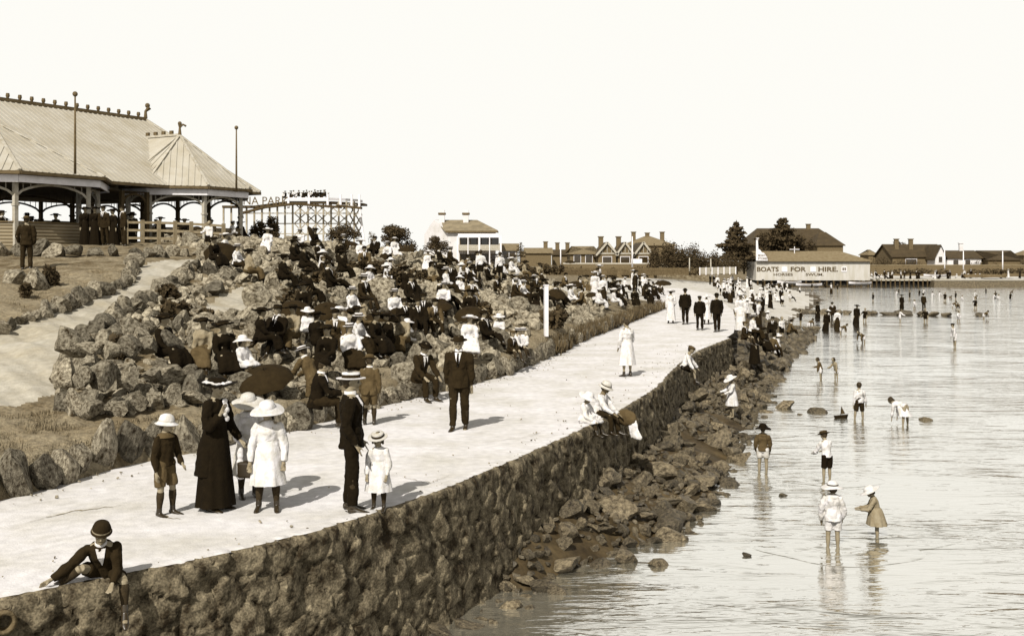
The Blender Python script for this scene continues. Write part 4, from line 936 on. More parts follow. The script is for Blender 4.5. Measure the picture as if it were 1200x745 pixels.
# pair sitting on the wall edge
g0 = P3(687, 497) + V((-.05, .1, 0))
figure(1.2, 'f', vox=.011, seat=0, spine=(0, .2, 1), aR=((.2, .4, -1), (0, 1, -.5)), aL=((-.2, .4, -1), (.1, 1, -.4)), lR=((.15, 1, .12), (.1, .3, -1)), lL=((-.1, 1, .1), (-.05, .3, -1)), head=(5, 28, 0), top=('blouse', 'w'), bottom=('skirt', 'w', 1.2), hem=1.3,
       hat='sun', hattone='w', hair='bob', loc=g0, rz=face(120), label='little girl in white with a drooping hat sitting on the wall edge by the boy')
g0 = P3(706, 489) + V((-.08, .08, 0))
figure(1.42, 'm', vox=.011, seat=.0, spine=(.0, .30, 1), aR=((.2, .6, -1), (-.05, .9, -.5)), aL=((-.1, .5, -1), (.05, .9, -.7)), lR=((.2, 1, -.05), (.05, .06, -1)), lL=((-.1, 1, -.15), (0, .25, -1)), head=(0, 22, 0), top=('shirt', 'w'), bottom=('trousers', 'd'),
       skin=M_SKIN_D, hat='bucket', hattone='c', loc=g0, rz=face(118), label='boy in a straw hat, white shirt and dark trousers hanging his legs over the wall', hatdark=True)
g0 = P3(716, 488) + V((.28, .02, -.22)); bk = empty('basket_bag', g0, R(-35), 'round dark bag with a white cloth on the lap of the seated boy', 'bag')
remesh(MB().ell((0, 0, .2), (.24, .10, .16)).ell((.1, 0, .16), (.16, .1, .12)), 'bag_body', M_MID, .014, bk, 2, .015, 12)
remesh(MB().tube([(.14, -.02, .14), (.24, -.06, -.10), (.40, -.10, -.16)], [(.10, .03), (.12, .03), (.03, .02)], 8), 'white_cloth', M_WHITE, .012, bk, 1, .02, 12)
# boy half over the wall
g0 = P3(797, 434) + V((.1, -.02, 0))
figure(1.38, 'm', vox=.014, seat=.02, spine=(-.12, .38, 1), aR=((.5, .3, -1), (.3, .6, -.9)), aL=((-.5, .5, -.8), (-.3, .6, -.9)), lR=((.2, 1, -.2), (.05, .1, -1)), lL=((-.25, .9, -.5), (0, .1, -1)), head=(0, 25, 0), top=('shirt', 'w'), bottom=('shorts', 'k'), hem=.7, legs=None,
       hat='cap', hattone='m', loc=g0, rz=face(105), detail=False, label='boy in a cap and white shirt climbing down over the wall edge')
g0 = hit(858, 488)
figure(1.32, 'f', vox=.013, aR=((.2, .5, -.9), (0, 1, -.2)), aL=((-.2, .5, -.9), (0, 1, -.3)), head=(0, 25, 0), top=('blouse', 'w'), bottom=('skirt', 'w', 1.05), hem=.98, hat='sun', hattone='w', hair='bob', legs=None, shoes=False, detail=False,
       loc=atz(858, 489, -1.5), rz=face(-100), label='barefoot girl in a white frock and hat standing on the shore rocks')
# walkers going away along the promenade
for px, py, hh, tone, hat_, ht, ph, lb in ((803, 380, 1.76, 'k', 'bowler', 'k', 1, 'man in a black suit and round hat walking away, left of the trio'), (820, 387, 1.55, 'k', 'cap', 'k', -1, 'youth in a dark suit walking away, middle of the trio'),
                                           (840, 389, 1.7, 'k', 'bowler', 'k', 1, 'man in a black coat walking away, right of the trio near the wall')):
    figure(hh, 'm', vox=.02, detail=False, aR=((.2, .1 * ph, -1), (-.05, .2, -1)), aL=((-.2, -.1 * ph, -1), (.05, .1, -1)), lR=((.03, .16 * ph, -1), (0, -.05, -1)), lL=((-.03, -.16 * ph, -1), (0, -.25, -1)), top=('jacket', tone), bottom=('trousers', tone),
           hat=hat_, hattone=ht, loc=P3(px, py), rz=face(random.uniform(-6, 6)), label=lb, collar='none')
figure(1.66, 'f', vox=.02, detail=False, aR=((.2, .1, -1), (-.2, .5, -.7)), head=(0, 10, 0), top=('blouse', 'w'), bottom=('skirt', 'w'), hem=1.8, hair='bun', hat='wide', hattone='w', hatdark='w', loc=P3(786, 379), rz=face(10), label='woman in a long white dress walking beside the man in black')
figure(1.45, 'f', vox=.02, detail=False, top=('blouse', 'w'), bottom=('skirt', 'w'), hem=1.5, hair='bun', hat='sun', hattone='w', loc=P3(828, 380), rz=face(0), label='girl in white walking partly hidden behind the dark suited youth')
# man on the upper lawn
hm_ = at(31, 306, 34)
figure(1.72, 'm', vox=.016, detail=False, aR=((.2, -.1, -1), (-.1, .3, -1)), aL=((-.3, -.05, -1), (.2, .5, -.8)), top=('jacket', 'd'), bottom=('trousers', 'd'), hat='felt', hattone='m', loc=V((hm_.x, hm_.y, gz(hm_.x, hm_.y) - .02)), rz=face(-15), label='man in a dark suit standing on the upper lawn in front of the shelter', collar='none')

# ------------------------------------------------------------------ waders
def wader(px, py, h, lb, rot, under=.12, **kw):
    p = atz(px, py, WATER); a = dict(vox=.012, legs=None, shoes=False, detail=False, loc=V((p.x, p.y, WATER - under)), rz=face(rot), label=lb); a.update(kw)
    return figure(h, **a)
wader(894, 553, 1.28, 'child in a dark hat and brown blouse with tucked up skirt wading near the shore', 15, sex='f', top=('shirt', 'm'), bottom=('shorts', 'c'), hem=.6, hat='sun', hattone='k', collar='m', aR=((.2, .2, -1), (-.1, .5, -.8)), aL=((-.2, .2, -1), (.1, .5, -.8)))
wader(969, 561, 1.25, 'boy in a cap, white shirt and black shorts wading with his back turned', -20, top=('shirt', 'w'), bottom=('shorts', 'k'), hem=.85, hat='boater', hattone='m', hatdark=True, head=(0, 20, 0), spine=(0, .2, 1), aR=((.2, .6, -1), (-.2, 1, -.3)), aL=((-.2, .5, -1), (.2, 1, -.4)))
wader(976, 640, 1.28, 'child in white with a dark banded straw hat wading nearest the camera', 5, top=('sailor', 'w'), bottom=('shorts', 'w'), hem=.8, hat='sun', hattone='w', hatdark='k', hair='bob', vox=.010, aR=((.3, .1, -1), (-.1, .4, -1)), aL=((-.3, .1, -1), (.1, .4, -1)))
wader(1028, 628, 1.05, 'small child in a big upturned straw hat looking down into the water', -75, sex='f', top=('blouse', 'g'), bottom=('skirt', 'g', 1.25), hem=.8, hat='sun', hattone='w', hair='bob', vox=.010, head=(10, 30, 0), spine=(0, .25, 1), aR=((.2, .5, -1), (-.3, 1, -.1)), aL=((-.2, .5, -1), (.3, 1, -.1)))
wader(1007, 491, 1.32, 'bareheaded boy in a white shirt and dark braced trousers beside a toy boat', -10, top=('shirt', 'w'), bottom=('shorts', 'd'), hem=.9, aR=((.4, .1, -1), (.2, .2, -1)), lR=((.12, 0, -1), (.06, 0, -1)), lL=((-.2, .0, -1), (-.1, 0, -1)))
p = atz(1061, 498, WATER); figure(1.3, 'f', vox=.012, legs=None, shoes=False, detail=False, spine=(0, 1, .25), head=(0, 60, 0), aR=((.1, .1, -1), (0, .1, -1)), aL=((-.1, .1, -1), (0, .1, -1)), top=('blouse', 'w'), bottom=('skirt', 'w', 1.1), hem=.9, hair='bob',
       lR=((.12, 0, -1), (.1, 0, -1)), lL=((-.15, 0, -1), (-.1, 0, -1)), loc=V((p.x, p.y, WATER - .1)), rz=face(-40), label='child in white stooping with both hands in the water')
for px, lb, rt in ((962, 'left one of two small children side by side in the water', -60), (980, 'right one of two small children side by side in the water', -110)):
    wader(px, 445, 1.1, lb, rt, top=('blouse', 'm' if px == 962 else 'g'), sex='f', bottom=('shorts', 'w'), hem=.6, hair='bob', vox=.018, head=(0, 25, 0), spine=(0, .3, 1), aR=((.2, .6, -1), (-.2, 1, -.2)))
wader(1119, 407, 1.5, 'slim figure in white with a dark cap wading alone far out', -90, top=('blouse', 'w'), bottom=('shorts', 'w'), hem=.8, hat='cap', hattone='k', vox=.02, spine=(0, .25, 1))
# toy boat
p = atz(985, 490, WATER); tb = empty('toy_boat', V((p.x, p.y, WATER)), R(10), 'dark toy sailing boat floating by the bareheaded boy', 'toy boat')
m = MB(); hull = [(-.22, 0, .10), (-.16, .07, .08), (.14, .08, .08), (.25, 0, .12), (.14, -.08, .08), (-.16, -.07, .08)]; low = [(x * .8, y * .5, -.06) for x, y, z in hull]
m.add(hull + low, [(0, 1, 2, 3, 4, 5), (11, 10, 9, 8, 7, 6)] + [(i, i + 6, (i + 1) % 6 + 6, (i + 1) % 6) for i in range(6)]).build('hull', M_DARK, tb)
MB().tube([(0, 0, .05), (0.03, 0, .36)], [.012, .008], 6).build('mast', M_DARK, tb)
MB().prism([(0.02, .0, .12), (.16, .02, .13), (.04, .0, .34)], (0, .012, 0)).build('sail', M_MID, tb)

# rings spreading from the waders' legs: real low waves on the water
def ripple(x, y, r, amp, ph):
    n, k = 72, 34; vs = [(x, y, WATER + .004)]
    for i in range(1, k + 1):
        f = i / k; rr = r * f
        for q in range(n):
            a = 2 * math.pi * q / n; wob = 1 + .10 * math.sin(2 * a + ph) + .05 * math.sin(5 * a + ph); e = amp * math.sin(f * r * 22 + ph) * math.exp(-1.6 * f) * (1 - f) ** .6 * (.6 + .4 * math.sin(a * 3 + ph))
            vs.append((x + math.cos(a) * rr * wob * 1.25, y + math.sin(a) * rr * wob, WATER + .006 + e - (.012 if i == k else 0)))
    fs = [(0, 1 + q, 1 + (q + 1) % n) for q in range(n)] + [(1 + (i - 1) * n + q, 1 + i * n + q, 1 + i * n + (q + 1) % n, 1 + (i - 1) * n + (q + 1) % n) for i in range(1, k) for q in range(n)]
    o = MB().add(vs, fs).build('ripples', M_WATER, None, True, False); tag(o, 'rings of ripples on the water round a wader', 'ripples', kind='stuff')
for px, py, r in ((894, 553, .8), (969, 561, .9), (976, 640, 1.15), (1028, 628, 1.0), (1007, 491, 1.1), (1061, 498, 1.2), (962, 445, 1.0), (980, 445, 1.0)):
    p = atz(px, py, WATER); ripple(p.x, p.y, r, .016, px % 6)
# ------------------------------------------------------------------ the crowd: templates, then individuals
SEAT = dict(seat=.27, spine=(0, .14, 1), lR=((.16, 1, .10), (.0, .32, -1)), lL=((-.10, 1, .02), (-.02, .45, -1)), aR=((.15, .3, -1), (-.3, .9, -.45)), aL=((-.15, .3, -1), (.3, .9, -.4)))
CR = dict(vox=.024, detail=False)
T = {}
def tmpl(k_, desc, h, sex, **kw):
    a = dict(CR); a.update(kw); r, *_ = figure(h, sex, **a); r.name = 'person'; r.location = (0, -60, -9); T[k_] = [r, desc, False, h]
tmpl('wk', 'seated woman in black, wide black hat', 1.62, 'f', top=('blouse', 'k'), bottom=('skirt', 'k', 1.1), hat='wide', hattone='k', hair='bun', **SEAT)
tmpl('wb', 'seated woman, white blouse, dark skirt', 1.62, 'f', top=('blouse', 'w'), bottom=('skirt', 'd', 1.1), hat='boater', hattone='w', hair='bun', **SEAT)
tmpl('ww', 'seated woman all in white', 1.6, 'f', top=('blouse', 'w'), bottom=('skirt', 'w', 1.1), hat='wide', hattone='w', hatdark='c', hair='bun', **SEAT)
tmpl('wg', 'seated woman in grey, black hat', 1.6, 'f', top=('blouse', 'g'), bottom=('skirt', 'm', 1.1), hat='wide', hattone='k', hair='bun', **SEAT)
tmpl('mb', 'seated man, dark suit, straw boater', 1.72, 'm', top=('jacket', 'd'), bottom=('trousers', 'd'), hat='boater', hattone='w', **SEAT)
tmpl('mf', 'seated man in black, felt hat', 1.72, 'm', top=('jacket', 'k'), bottom=('trousers', 'k'), hat='felt', hattone='k', **dict(SEAT, spine=(.05, -.2, 1), lR=((.2, 1, .3), (0, .9, -.8))))
tmpl('mr', 'seated man in brown, bowler hat', 1.72, 'm', top=('jacket', 'm'), bottom=('trousers', 'd'), hat='bowler', hattone='k', **dict(SEAT, spine=(0, .4, 1)))
tmpl('gw', 'seated girl, white frock and hat', 1.3, 'f', top=('blouse', 'w'), bottom=('skirt', 'w', 1.1), hem=1.2, hat='sun', hattone='w', hair='long', **dict(SEAT, seat=.22))
tmpl('bd', 'seated boy, dark suit and cap', 1.35, 'm', top=('jacket', 'd'), bottom=('shorts', 'd'), hat='cap', hattone='m', **dict(SEAT, seat=.22))
tmpl('bw', 'seated boy, white shirt, straw hat', 1.3, 'm', top=('shirt', 'w'), bottom=('shorts', 'd'), hat='boater', hattone='s', **dict(SEAT, seat=.22))
tmpl('Mb', 'standing man, dark suit, straw boater', 1.74, 'm', top=('jacket', 'k'), bottom=('trousers', 'k'), hat='boater', hattone='w')
tmpl('Mf', 'standing man, dark suit, black hat', 1.74, 'm', top=('jacket', 'd'), bottom=('trousers', 'd'), hat='felt', hattone='k')
tmpl('Ww', 'standing woman in long white dress', 1.63, 'f', top=('blouse', 'w'), bottom=('skirt', 'w'), hat='wide', hattone='w', hatdark='d', hair='bun')
tmpl('Wd', 'standing woman in long black dress', 1.63, 'f', top=('blouse', 'k'), bottom=('skirt', 'k'), hat='wide', hattone='k', hair='bun')
tmpl('Wb', 'standing woman, white blouse, dark skirt', 1.63, 'f', top=('blouse', 'w'), bottom=('skirt', 'd'), hat='boater', hattone='w', hair='bun')
tmpl('Gw', 'standing girl, white frock and hat', 1.3, 'f', top=('blouse', 'w'), bottom=('skirt', 'w'), hem=1.1, hat='sun', hattone='w', hair='long')
tmpl('Bs', 'standing boy, white shirt, dark shorts', 1.3, 'm', top=('shirt', 'w'), bottom=('shorts', 'k'), legs=None, aR=((.4, .2, -1), (0, .9, -.2)))
tmpl('Pd', 'bather in dark costume', 1.4, 'm', top=('shirt', 'k'), bottom=('shorts', 'k'), hem=.6, sleeve=.4, legs=None, shoes=False, aR=((.7, .3, -1), (.3, .6, -.6)))
tmpl('Pw', 'wading child in white', 1.25, 'f', top=('blouse', 'w'), bottom=('shorts', 'w'), hem=.6, hair='bob', legs=None, shoes=False, spine=(0, .25, 1), aR=((.3, .8, -1), (0, 1, -.4)))
tmpl('Pb', 'stooping child, dark blouse', 1.25, 'f', top=('blouse', 'm'), bottom=('shorts', 'w'), hem=.7, hair='bob', legs=None, shoes=False, spine=(0, .9, .5), head=(0, 40, 0), aR=((.1, .2, -1), (0, .2, -1)), aL=((-.1, .2, -1), (0, .2, -1)))
def flatten(root):
    """all of one template's parts as a single mesh for people a few pixels high"""
    V_ = []; F_ = []; MI = []; mats = []
    bpy.context.view_layer.update(); inv = root.matrix_world.inverted()
    def rec(o):
        if o.type == 'MESH':
            M = inv @ o.matrix_world; k = len(V_)
            V_.extend([M @ v.co for v in o.data.vertices]); mi = []
            for m_ in o.data.materials:
                if m_ not in mats: mats.append(m_)
                mi.append(mats.index(m_))
            for p_ in o.data.polygons: F_.append([i + k for i in p_.vertices]); MI.append(mi[p_.material_index])
        for c in o.children: rec(c)
    rec(root); me = bpy.data.meshes.new('person'); me.from_pydata([tuple(v) for v in V_], [], F_)
    for m_ in mats: me.materials.append(m_)
    me.polygons.foreach_set('material_index', MI); me.polygons.foreach_set('use_smooth', [True] * len(F_))
    return me
FLAT = {k_: flatten(v[0]) for k_, v in T.items()}
USED = {}
def person(k_, p, rot, label, group=None, s=1.0, small=False):
    t = T[k_]; s = s * random.uniform(.96, 1.04) * (.94 if k_[0].islower() else 1)
    if small:
        o = bpy.data.objects.new('person', FLAT[k_]); COL.objects.link(o)
    elif not t[2]: o = t[0]; t[2] = True
    else: o = copy_tree(t[0])
    o.location = p; o.rotation_euler = (random.gauss(0, .03), random.gauss(0, .04), face(rot)); o.scale = (s * random.uniform(.95, 1.08), s, s)
    for q in ('label', 'category', 'group'):
        if q in o: del o[q]
    tag(o, label, 'person', group); return o
def parasol(p, r, tilt, az, tone, label, hand=None, droop=.42):
    """p = centre of the rim plane; tilt degrees towards azimuth az (0 away, 180 to the camera)"""
    root = empty('parasol', p, 0, label, 'parasol'); a = R(az); ax = V((math.sin(a), math.cos(a), 0))
    q = V((0, 0, 1)).rotation_difference((V((0, 0, 1)) * math.cos(R(tilt)) + ax * math.sin(R(tilt)))); root.rotation_euler = q.to_euler()
    n = 48; vs = []; rows = [(0.02, 1), (.3, .93), (.55, .78), (.8, .5), (.95, .2), (1.0, .02)]
    for f, z in rows:
        for k in range(n):
            a = 2 * math.pi * k / n; seg = abs(math.sin(a * 4)); rr = r * f * (1 - .075 * seg * f); vs.append((math.cos(a) * rr, math.sin(a) * rr, z * r * droop + .03 * r * seg * f))
    fs = [(i * n + k, i * n + (k + 1) % n, (i + 1) * n + (k + 1) % n, (i + 1) * n + k) for i in range(len(rows) - 1) for k in range(n)] + [tuple(range(n))]
    MB().add(vs, fs).build('canopy', cloth(.016) if tone == 'k' else TONE[tone], root, True, False)
    m = MB(); m.tube([(0, 0, r * droop * 1.18), (0, 0, -.62)], .009, 6); m.build('shaft', M_LEATHER, root)
    m = MB()
    for k in range(8):
        a = math.pi * k / 4; m.tube([(math.cos(a) * r * .97, math.sin(a) * r * .97, .03 * r), (math.cos(a) * r * .5, math.sin(a) * r * .5, r * droop * .78), (0, 0, r * droop * .93)], .005, 4)
    m.build('ribs', M_LEATHER, root)
    return root
def seatp(px, py, up=.0):
    h = hit(px, py); return V((h.x, h.y, h.z + up)) if h else None
FOLK = [  # px, py of the seat, template, facing, label
 (190, 447, 'wk', 110, 'woman in a black feathered hat sitting sideways on the near rockery'), (238, 446, 'wg', 170, 'woman in brown with a black hat facing the camera, left of the dark pair'), (264, 452, 'wk', 150, 'woman in dark with a white collar looking down, beside the girl in white'),
 (285, 458, 'gw', 120, 'girl in a white bonnet and frock just left of the big black umbrella'), (304, 425, 'wk', 80, 'dark hatted woman in profile behind the big black umbrella'), (322, 420, 'mf', 200, 'man in black lounging behind the big umbrella'),
 (345, 415, 'wg', 200, 'woman in grey seated left of the white sailor collar'), (361, 405, 'gw', 190, 'child in a white bonnet against the dark dressed woman'),
 (371, 424, 'wk', 10, 'woman in black with a broad white sailor collar seen from behind'), (400, 412, 'ww', 200, 'woman in a large white bonnet sitting right of the sailor collar'), (392, 425, 'mr', 170, 'man in brown bent over between the bonnets'),
 (385, 450, 'wk', 200, 'dark dressed woman sitting close behind the man reading'), (412, 445, 'wb', 160, 'woman in a white blouse just behind the boy in brown'), (436, 422, 'wk', 120, 'woman in a long dark dress under the middle umbrella'),
 (458, 420, 'wk', 230, 'second dark woman sharing the middle umbrella'), (476, 418, 'wg', 200, 'woman in grey with a basket right of the middle umbrella'), (492, 400, 'mf', 170, 'man in black lounging against the large tan boulder'),
 (505, 395, 'mr', 150, 'man in brown sitting on top of the tan boulder'), (520, 372, 'wb', 190, 'white bloused woman beneath the left of two small umbrellas'), (538, 352, 'gw', 150, 'girl in a white bonnet between the two small umbrellas'), (550, 380, 'wk', 200, 'woman in black beneath the right small umbrella'),
 (549, 425, 'ww', 170, 'kneeling girl in a bright white dress and bonnet by the border'), (586, 405, 'gw', 200, 'girl in white with flowing hair sitting behind the border stones'), (570, 412, 'mf', 120, 'man in black sitting between the two girls in white'),
 (598, 432, 'bd', 140, 'boy in a dark suit at the border, left of the straw hats'), (604, 428, 'bw', 100, 'nearer of two boys in straw hats on the border stones'), (613, 422, 'bw', 200, 'farther of two boys in straw hats on the border stones'),
 (668, 362, 'ww', 110, 'woman in white sitting right of the white post'), (652, 362, 'mf', 60, 'man in black stretched out right of the white post'), (683, 366, 'mr', 250, 'man in brown beyond the woman in white by the post'), (625, 352, 'mb', 90, 'man with a striped boater leaning left of the white post'),
 (634, 356, 'wk', 70, 'dark dressed woman reclining just left of the white post'), (612, 358, 'wb', 110, 'white bloused woman against the tall boulder'), (262, 312, 'ww', 90, 'woman in a white hat beside the parasol at the head of the path'), (276, 326, 'wb', 100, 'woman in a white blouse and dark skirt low beside the path parasol'),
 (250, 318, 'wk', 120, 'dark clothed woman under the parasol at the path head'), (290, 334, 'wg', 60, 'woman in grey beyond the path parasol'), (404, 306, 'mb', 180, 'man in a white banded boater on the crest below the dark bush'), (398, 314, 'wk', 160, 'black hatted woman left of the boater on the crest'),
 (424, 312, 'ww', 170, 'pale woman on the crest right of the boater'), (440, 306, 'mf', 200, 'man in black on the crest below the tall trees'), (456, 312, 'wb', 210, 'white bloused woman on the crest below the tall trees'), (462, 304, 'ww', 150, 'woman in a broad white hat highest below the tall trees'),
 (366, 298, 'wk', 120, 'dark figure under the upright parasol on the skyline'), (352, 300, 'wb', 200, 'light bloused woman left of the skyline parasol'), (314, 300, 'ww', 180, 'small white dressed figure on the crest by the shrub')]
for px, py, k_, rt, lb in FOLK: person(k_, seatp(px, py, .12 if py < 425 else .22), rt, lb)
# white sailor collar on her back
for px, lb in ((562, 'left of two children in white shirts standing on the rockery skyline'), (585, 'right of two children in white shirts standing on the rockery skyline')):
    person('Bs', seatp(px, 342, .5), 10 if px == 562 else -20, lb, None, 1.12)
p = hit(371, 424)
for (px, py, wpx, Y, tilt, az, tn, lb) in ((311, 446, 66, 20.5, 24, 190, 'k', 'big black umbrella open above the lawn behind the girls'), (448, 374, 40, 27.5, 8, 150, 'k', 'black umbrella shading two dark dressed women'), (515, 361, 32, 33, 12, 200, 'k', 'left of the two small dark umbrellas'),
        (549, 369, 34, 31.5, 28, 200, 'k', 'right of the two small dark umbrellas'), (258, 297, 38, 37, 40, 175, 'd', 'brown parasol at the head of the sloping path'), (364, 274, 19, 46, 70, 95, 'k', 'black parasol tipped sideways on the skyline'),
        (409, 288, 26, 50, 6, 90, 'k', 'dark umbrella on the crest beside the bush'), (477, 294, 22, 52, 8, 180, 'k', 'dark umbrella below the tall trees'), (653, 345, 22, 46, 30, 150, 'k', 'dark umbrella right of the white post'),
        (674, 334, 18, 58, 15, 180, 'k', 'farther small umbrella on the far bank'), (693, 346, 14, 55, 20, 200, 'k', 'small round umbrella low on the far bank'), (777, 333, 20, 75, 10, 180, 'k', 'black umbrella among the crowd by the sand'),
        (668, 308, 13, 110, 6, 180, 'k', 'tiny dark umbrella in front of the brick terrace'), (382, 365, 34, 30, 35, 185, 'k', 'black umbrella low over the deep shadow left of the slope'), (345, 366, 40, 29, 40, 170, 'k', 'dark umbrella leaning behind the seated bonnets'),
        (230, 268, 12, 49, 15, 180, 'd', 'small umbrella by the shelter fence')):
    parasol(at(px, py, Y), wpx / 2 / F * Y * 1.04, tilt, az, tn, lb)
BASE = list(FOLK)
SEATED = ['wk', 'wk', 'wk', 'mf', 'mf', 'mb', 'mr', 'wb', 'ww', 'gw', 'bd', 'wg', 'wk', 'mf']
def scatter(n, poly, kinds, where, up=.1, mind=.6, small=False, rot=None, zfix=None, tries=4000, group=None, s=1.0):
    done = []; xs = [p[0] for p in poly]; ys = [p[1] for p in poly]; t_ = 0
    while len(done) < n and t_ < tries:
        t_ += 1; px = random.uniform(min(xs), max(xs)); py = random.uniform(min(ys), max(ys))
        if not inpoly(poly, np.array([px]), np.array([py]))[0]: continue
        p = atz(px, py, zfix) if zfix is not None else hit(px, py)
        if p is None or any((p.x - q.x) ** 2 + ((p.y - q.y) * .6) ** 2 < mind ** 2 for q in done): continue
        done.append(p); k_ = random.choice(kinds); w_ = where if isinstance(where, str) else where(px, py)
        person(k_, V((p.x, p.y, p.z + up)), random.uniform(60, 190) if rot is None else random.uniform(*rot), T[k_][1] + ' ' + w_.replace('among the seated crowd', 'in the crowd'), group or ('people ' + w_), s, small)
scatter(36, [(300, 330), (340, 306), (480, 316), (560, 330), (560, 372), (520, 400), (440, 432), (380, 400), (330, 380)], SEATED, mark, .06, .75)
scatter(36, [(480, 312), (620, 318), (690, 330), (690, 348), (620, 372), (575, 350), (500, 330)], SEATED, mark, .1, .8, True)
scatter(38, [(690, 352), (700, 342), (775, 338), (778, 352), (752, 364), (700, 366)], SEATED + ['Wb', 'Mf', 'Ww'], mark, .15, .8, True)
# ------------------------------------------------------------------ group at the end of the wall and the beach
for px, py, k_, rt, lb, z in ((884, 428, 'Wd', 100, 'dark dressed woman standing at the foot of the wall end', -1.1), (872, 404, 'bd', 130, 'boy in dark sitting on the last stones of the wall', -.1), (893, 412, 'wk', 160, 'black skirted woman sitting on the rocks with legs out', -.7),
        (880, 398, 'wb', 90, 'woman in a light blouse sitting on the wall end', -.1), (903, 418, 'mr', 70, 'brown clad man crouching on the rocks by the wall end', -1.2), (912, 421, 'Gw', 100, 'girl in a white frock standing on the rocks, back to the wall end', -1.45),
        (905, 395, 'mf', 200, 'man in a black hat sitting beyond the wall end', -.8), (916, 398, 'Bs', 150, 'boy in a white shirt standing beyond the wall end', -1.2), (925, 394, 'mr', 90, 'brown figure crouching at the water beyond the wall end', -1.5),
        (868, 388, 'Ww', 200, 'woman in a pale dress standing at the wall end', -.05), (888, 386, 'Wb', 120, 'white bloused woman standing beyond the wall end', -.6), (898, 380, 'gw', 100, 'small girl in white sitting on the sand beyond the wall', -.9)):
    p = atz(px, py, z); person(k_, p, rt, lb)
BEACH = ['wk', 'ww', 'wb', 'gw', 'mf', 'mb', 'Ww', 'Wd', 'Mb', 'Gw', 'Bs', 'Pw', 'Wb', 'Gw']
def bmk(px, py): return 'on the beach ' + ('by the rocks at the promenade end' if px < 890 and py > 352 else 'behind the trio of walkers' if px < 880 else 'in front of the boat shed' if py < 345 else 'between wall end and groynes')
scatter(34, [(842, 345), (900, 338), (930, 340), (925, 362), (905, 372), (868, 374)], BEACH, bmk, 0, .9, True)
scatter(22, [(820, 332), (880, 331), (885, 344), (845, 346)], BEACH, bmk, 0, 1.2, True)
scatter(20, [(890, 336), (1000, 334), (990, 341), (940, 348), (905, 346)], BEACH + ['Pw', 'Pd', 'Bs'], 'in the shallows in front of the boat shed', -.1, 1.5, True, zfix=WATER)
for px, py, k_, rt, lb in ((938, 380, 'Pd', 90, 'bather in dark standing by the near groyne'), (948, 386, 'Pb', 60, 'child stooping at the end of the near groyne'), (967, 387, 'Wd', 180, 'woman in black standing in the water right of the near groyne'), (985, 391, 'Pb', 120, 'stooping child in brown left of the pair near the middle'),
        (981, 385, 'Wb', 200, 'woman in a white blouse bending in the middle shallows'), (1003, 379, 'Wd', 170, 'broad dark figure with a black hat in the middle shallows'), (1013, 377, 'Pd', 200, 'child in dark right of the broad dark figure'), (1012, 402, 'Pb', 240, 'two toned stooping child nearest the middle of the bay'),
        (958, 373, 'Wd', 150, 'tall dark pair member standing on the far groyne'), (977, 375, 'Mf', 190, 'man in dark on the far groyne with arms raised'), (970, 378, 'Gw', 100, 'girl in white below the man on the far groyne'), (1023, 353, 'Pd', 90, 'dark bather far out right of the boat shed'),
        (1057, 361, 'Wd', 180, 'big dark skirted wader beyond the far groyne'), (1066, 351, 'Pd', 120, 'slim dark bather far out beyond the wader'), (1072, 362, 'Pw', 160, 'pale child between the two dark waders'), (1083, 362, 'Mf', 60, 'dark bather leaning at the groyne gap'),
        (1085, 378, 'Pd', 200, 'dark bather just in front of the far groyne'), (1055, 377, 'Pw', 100, 'child in white stooping in front of the far groyne'), (1107, 353, 'Pd', 170, 'lone small dark bather beyond the gap'), (1120, 351, 'Pd', 100, 'dark bather highest of the right hand cluster'),
        (1116, 361, 'Pb', 120, 'left bather of the right hand cluster'), (1123, 363, 'Pb', 200, 'right bather of the right hand cluster'), (1143, 362, 'Pd', 180, 'single bather in dark near the outer stones'), (1153, 374, 'Pb', 90, 'bather crouching at the outer stones'), (1123, 377, 'Pw', 170, 'pale child wading before the groyne end')):
    p = atz(px, py, WATER); person(k_, p + V((0, 0, -.22)), rt, lb, small=True)
scatter(16, [(1040, 342), (1190, 341), (1190, 352), (1060, 352)], ['Pd', 'Pw', 'Pb'], 'far out in the bay before the jetty', -.5, 2, True, zfix=WATER)
# ------------------------------------------------------------------ buildings
M_IRON = mat('corrugated_iron', .29, .40, scale=.9, rough=.6, bump=.2, spec=.3, contrast=(.3, .7)); M_BOARD = banded('weatherboard_cream', .09, .2, 2.4, 'Z', .02, .8, dirt=.3)
M_BOARDD = banded('weatherboard_dark', .07, .14, 2.4, 'Z', .02, .8, dirt=.3)
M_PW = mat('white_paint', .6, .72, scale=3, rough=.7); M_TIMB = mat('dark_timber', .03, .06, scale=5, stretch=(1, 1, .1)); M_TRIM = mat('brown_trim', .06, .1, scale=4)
M_POST = mat('cream_post', .28, .4, scale=5); M_REND = mat('pale_render', .52, .64, scale=.8, rough=.9); M_SLATE = banded('slate', .14, .2, 3, 'Z', .01, .7); M_TILE = banded('roof_tile', .025, .05, 3, 'Z', .02, .8)
M_BRICK = mat('brick', .07, .13, scale=6, bump=.4, bscale=30); M_GLASS = mat('window_glass', .015, .03, rough=.1, spec=.8); M_TINR = mat('tin_roof_mid', .11, .16, scale=2)
def sub(o, ax): return o
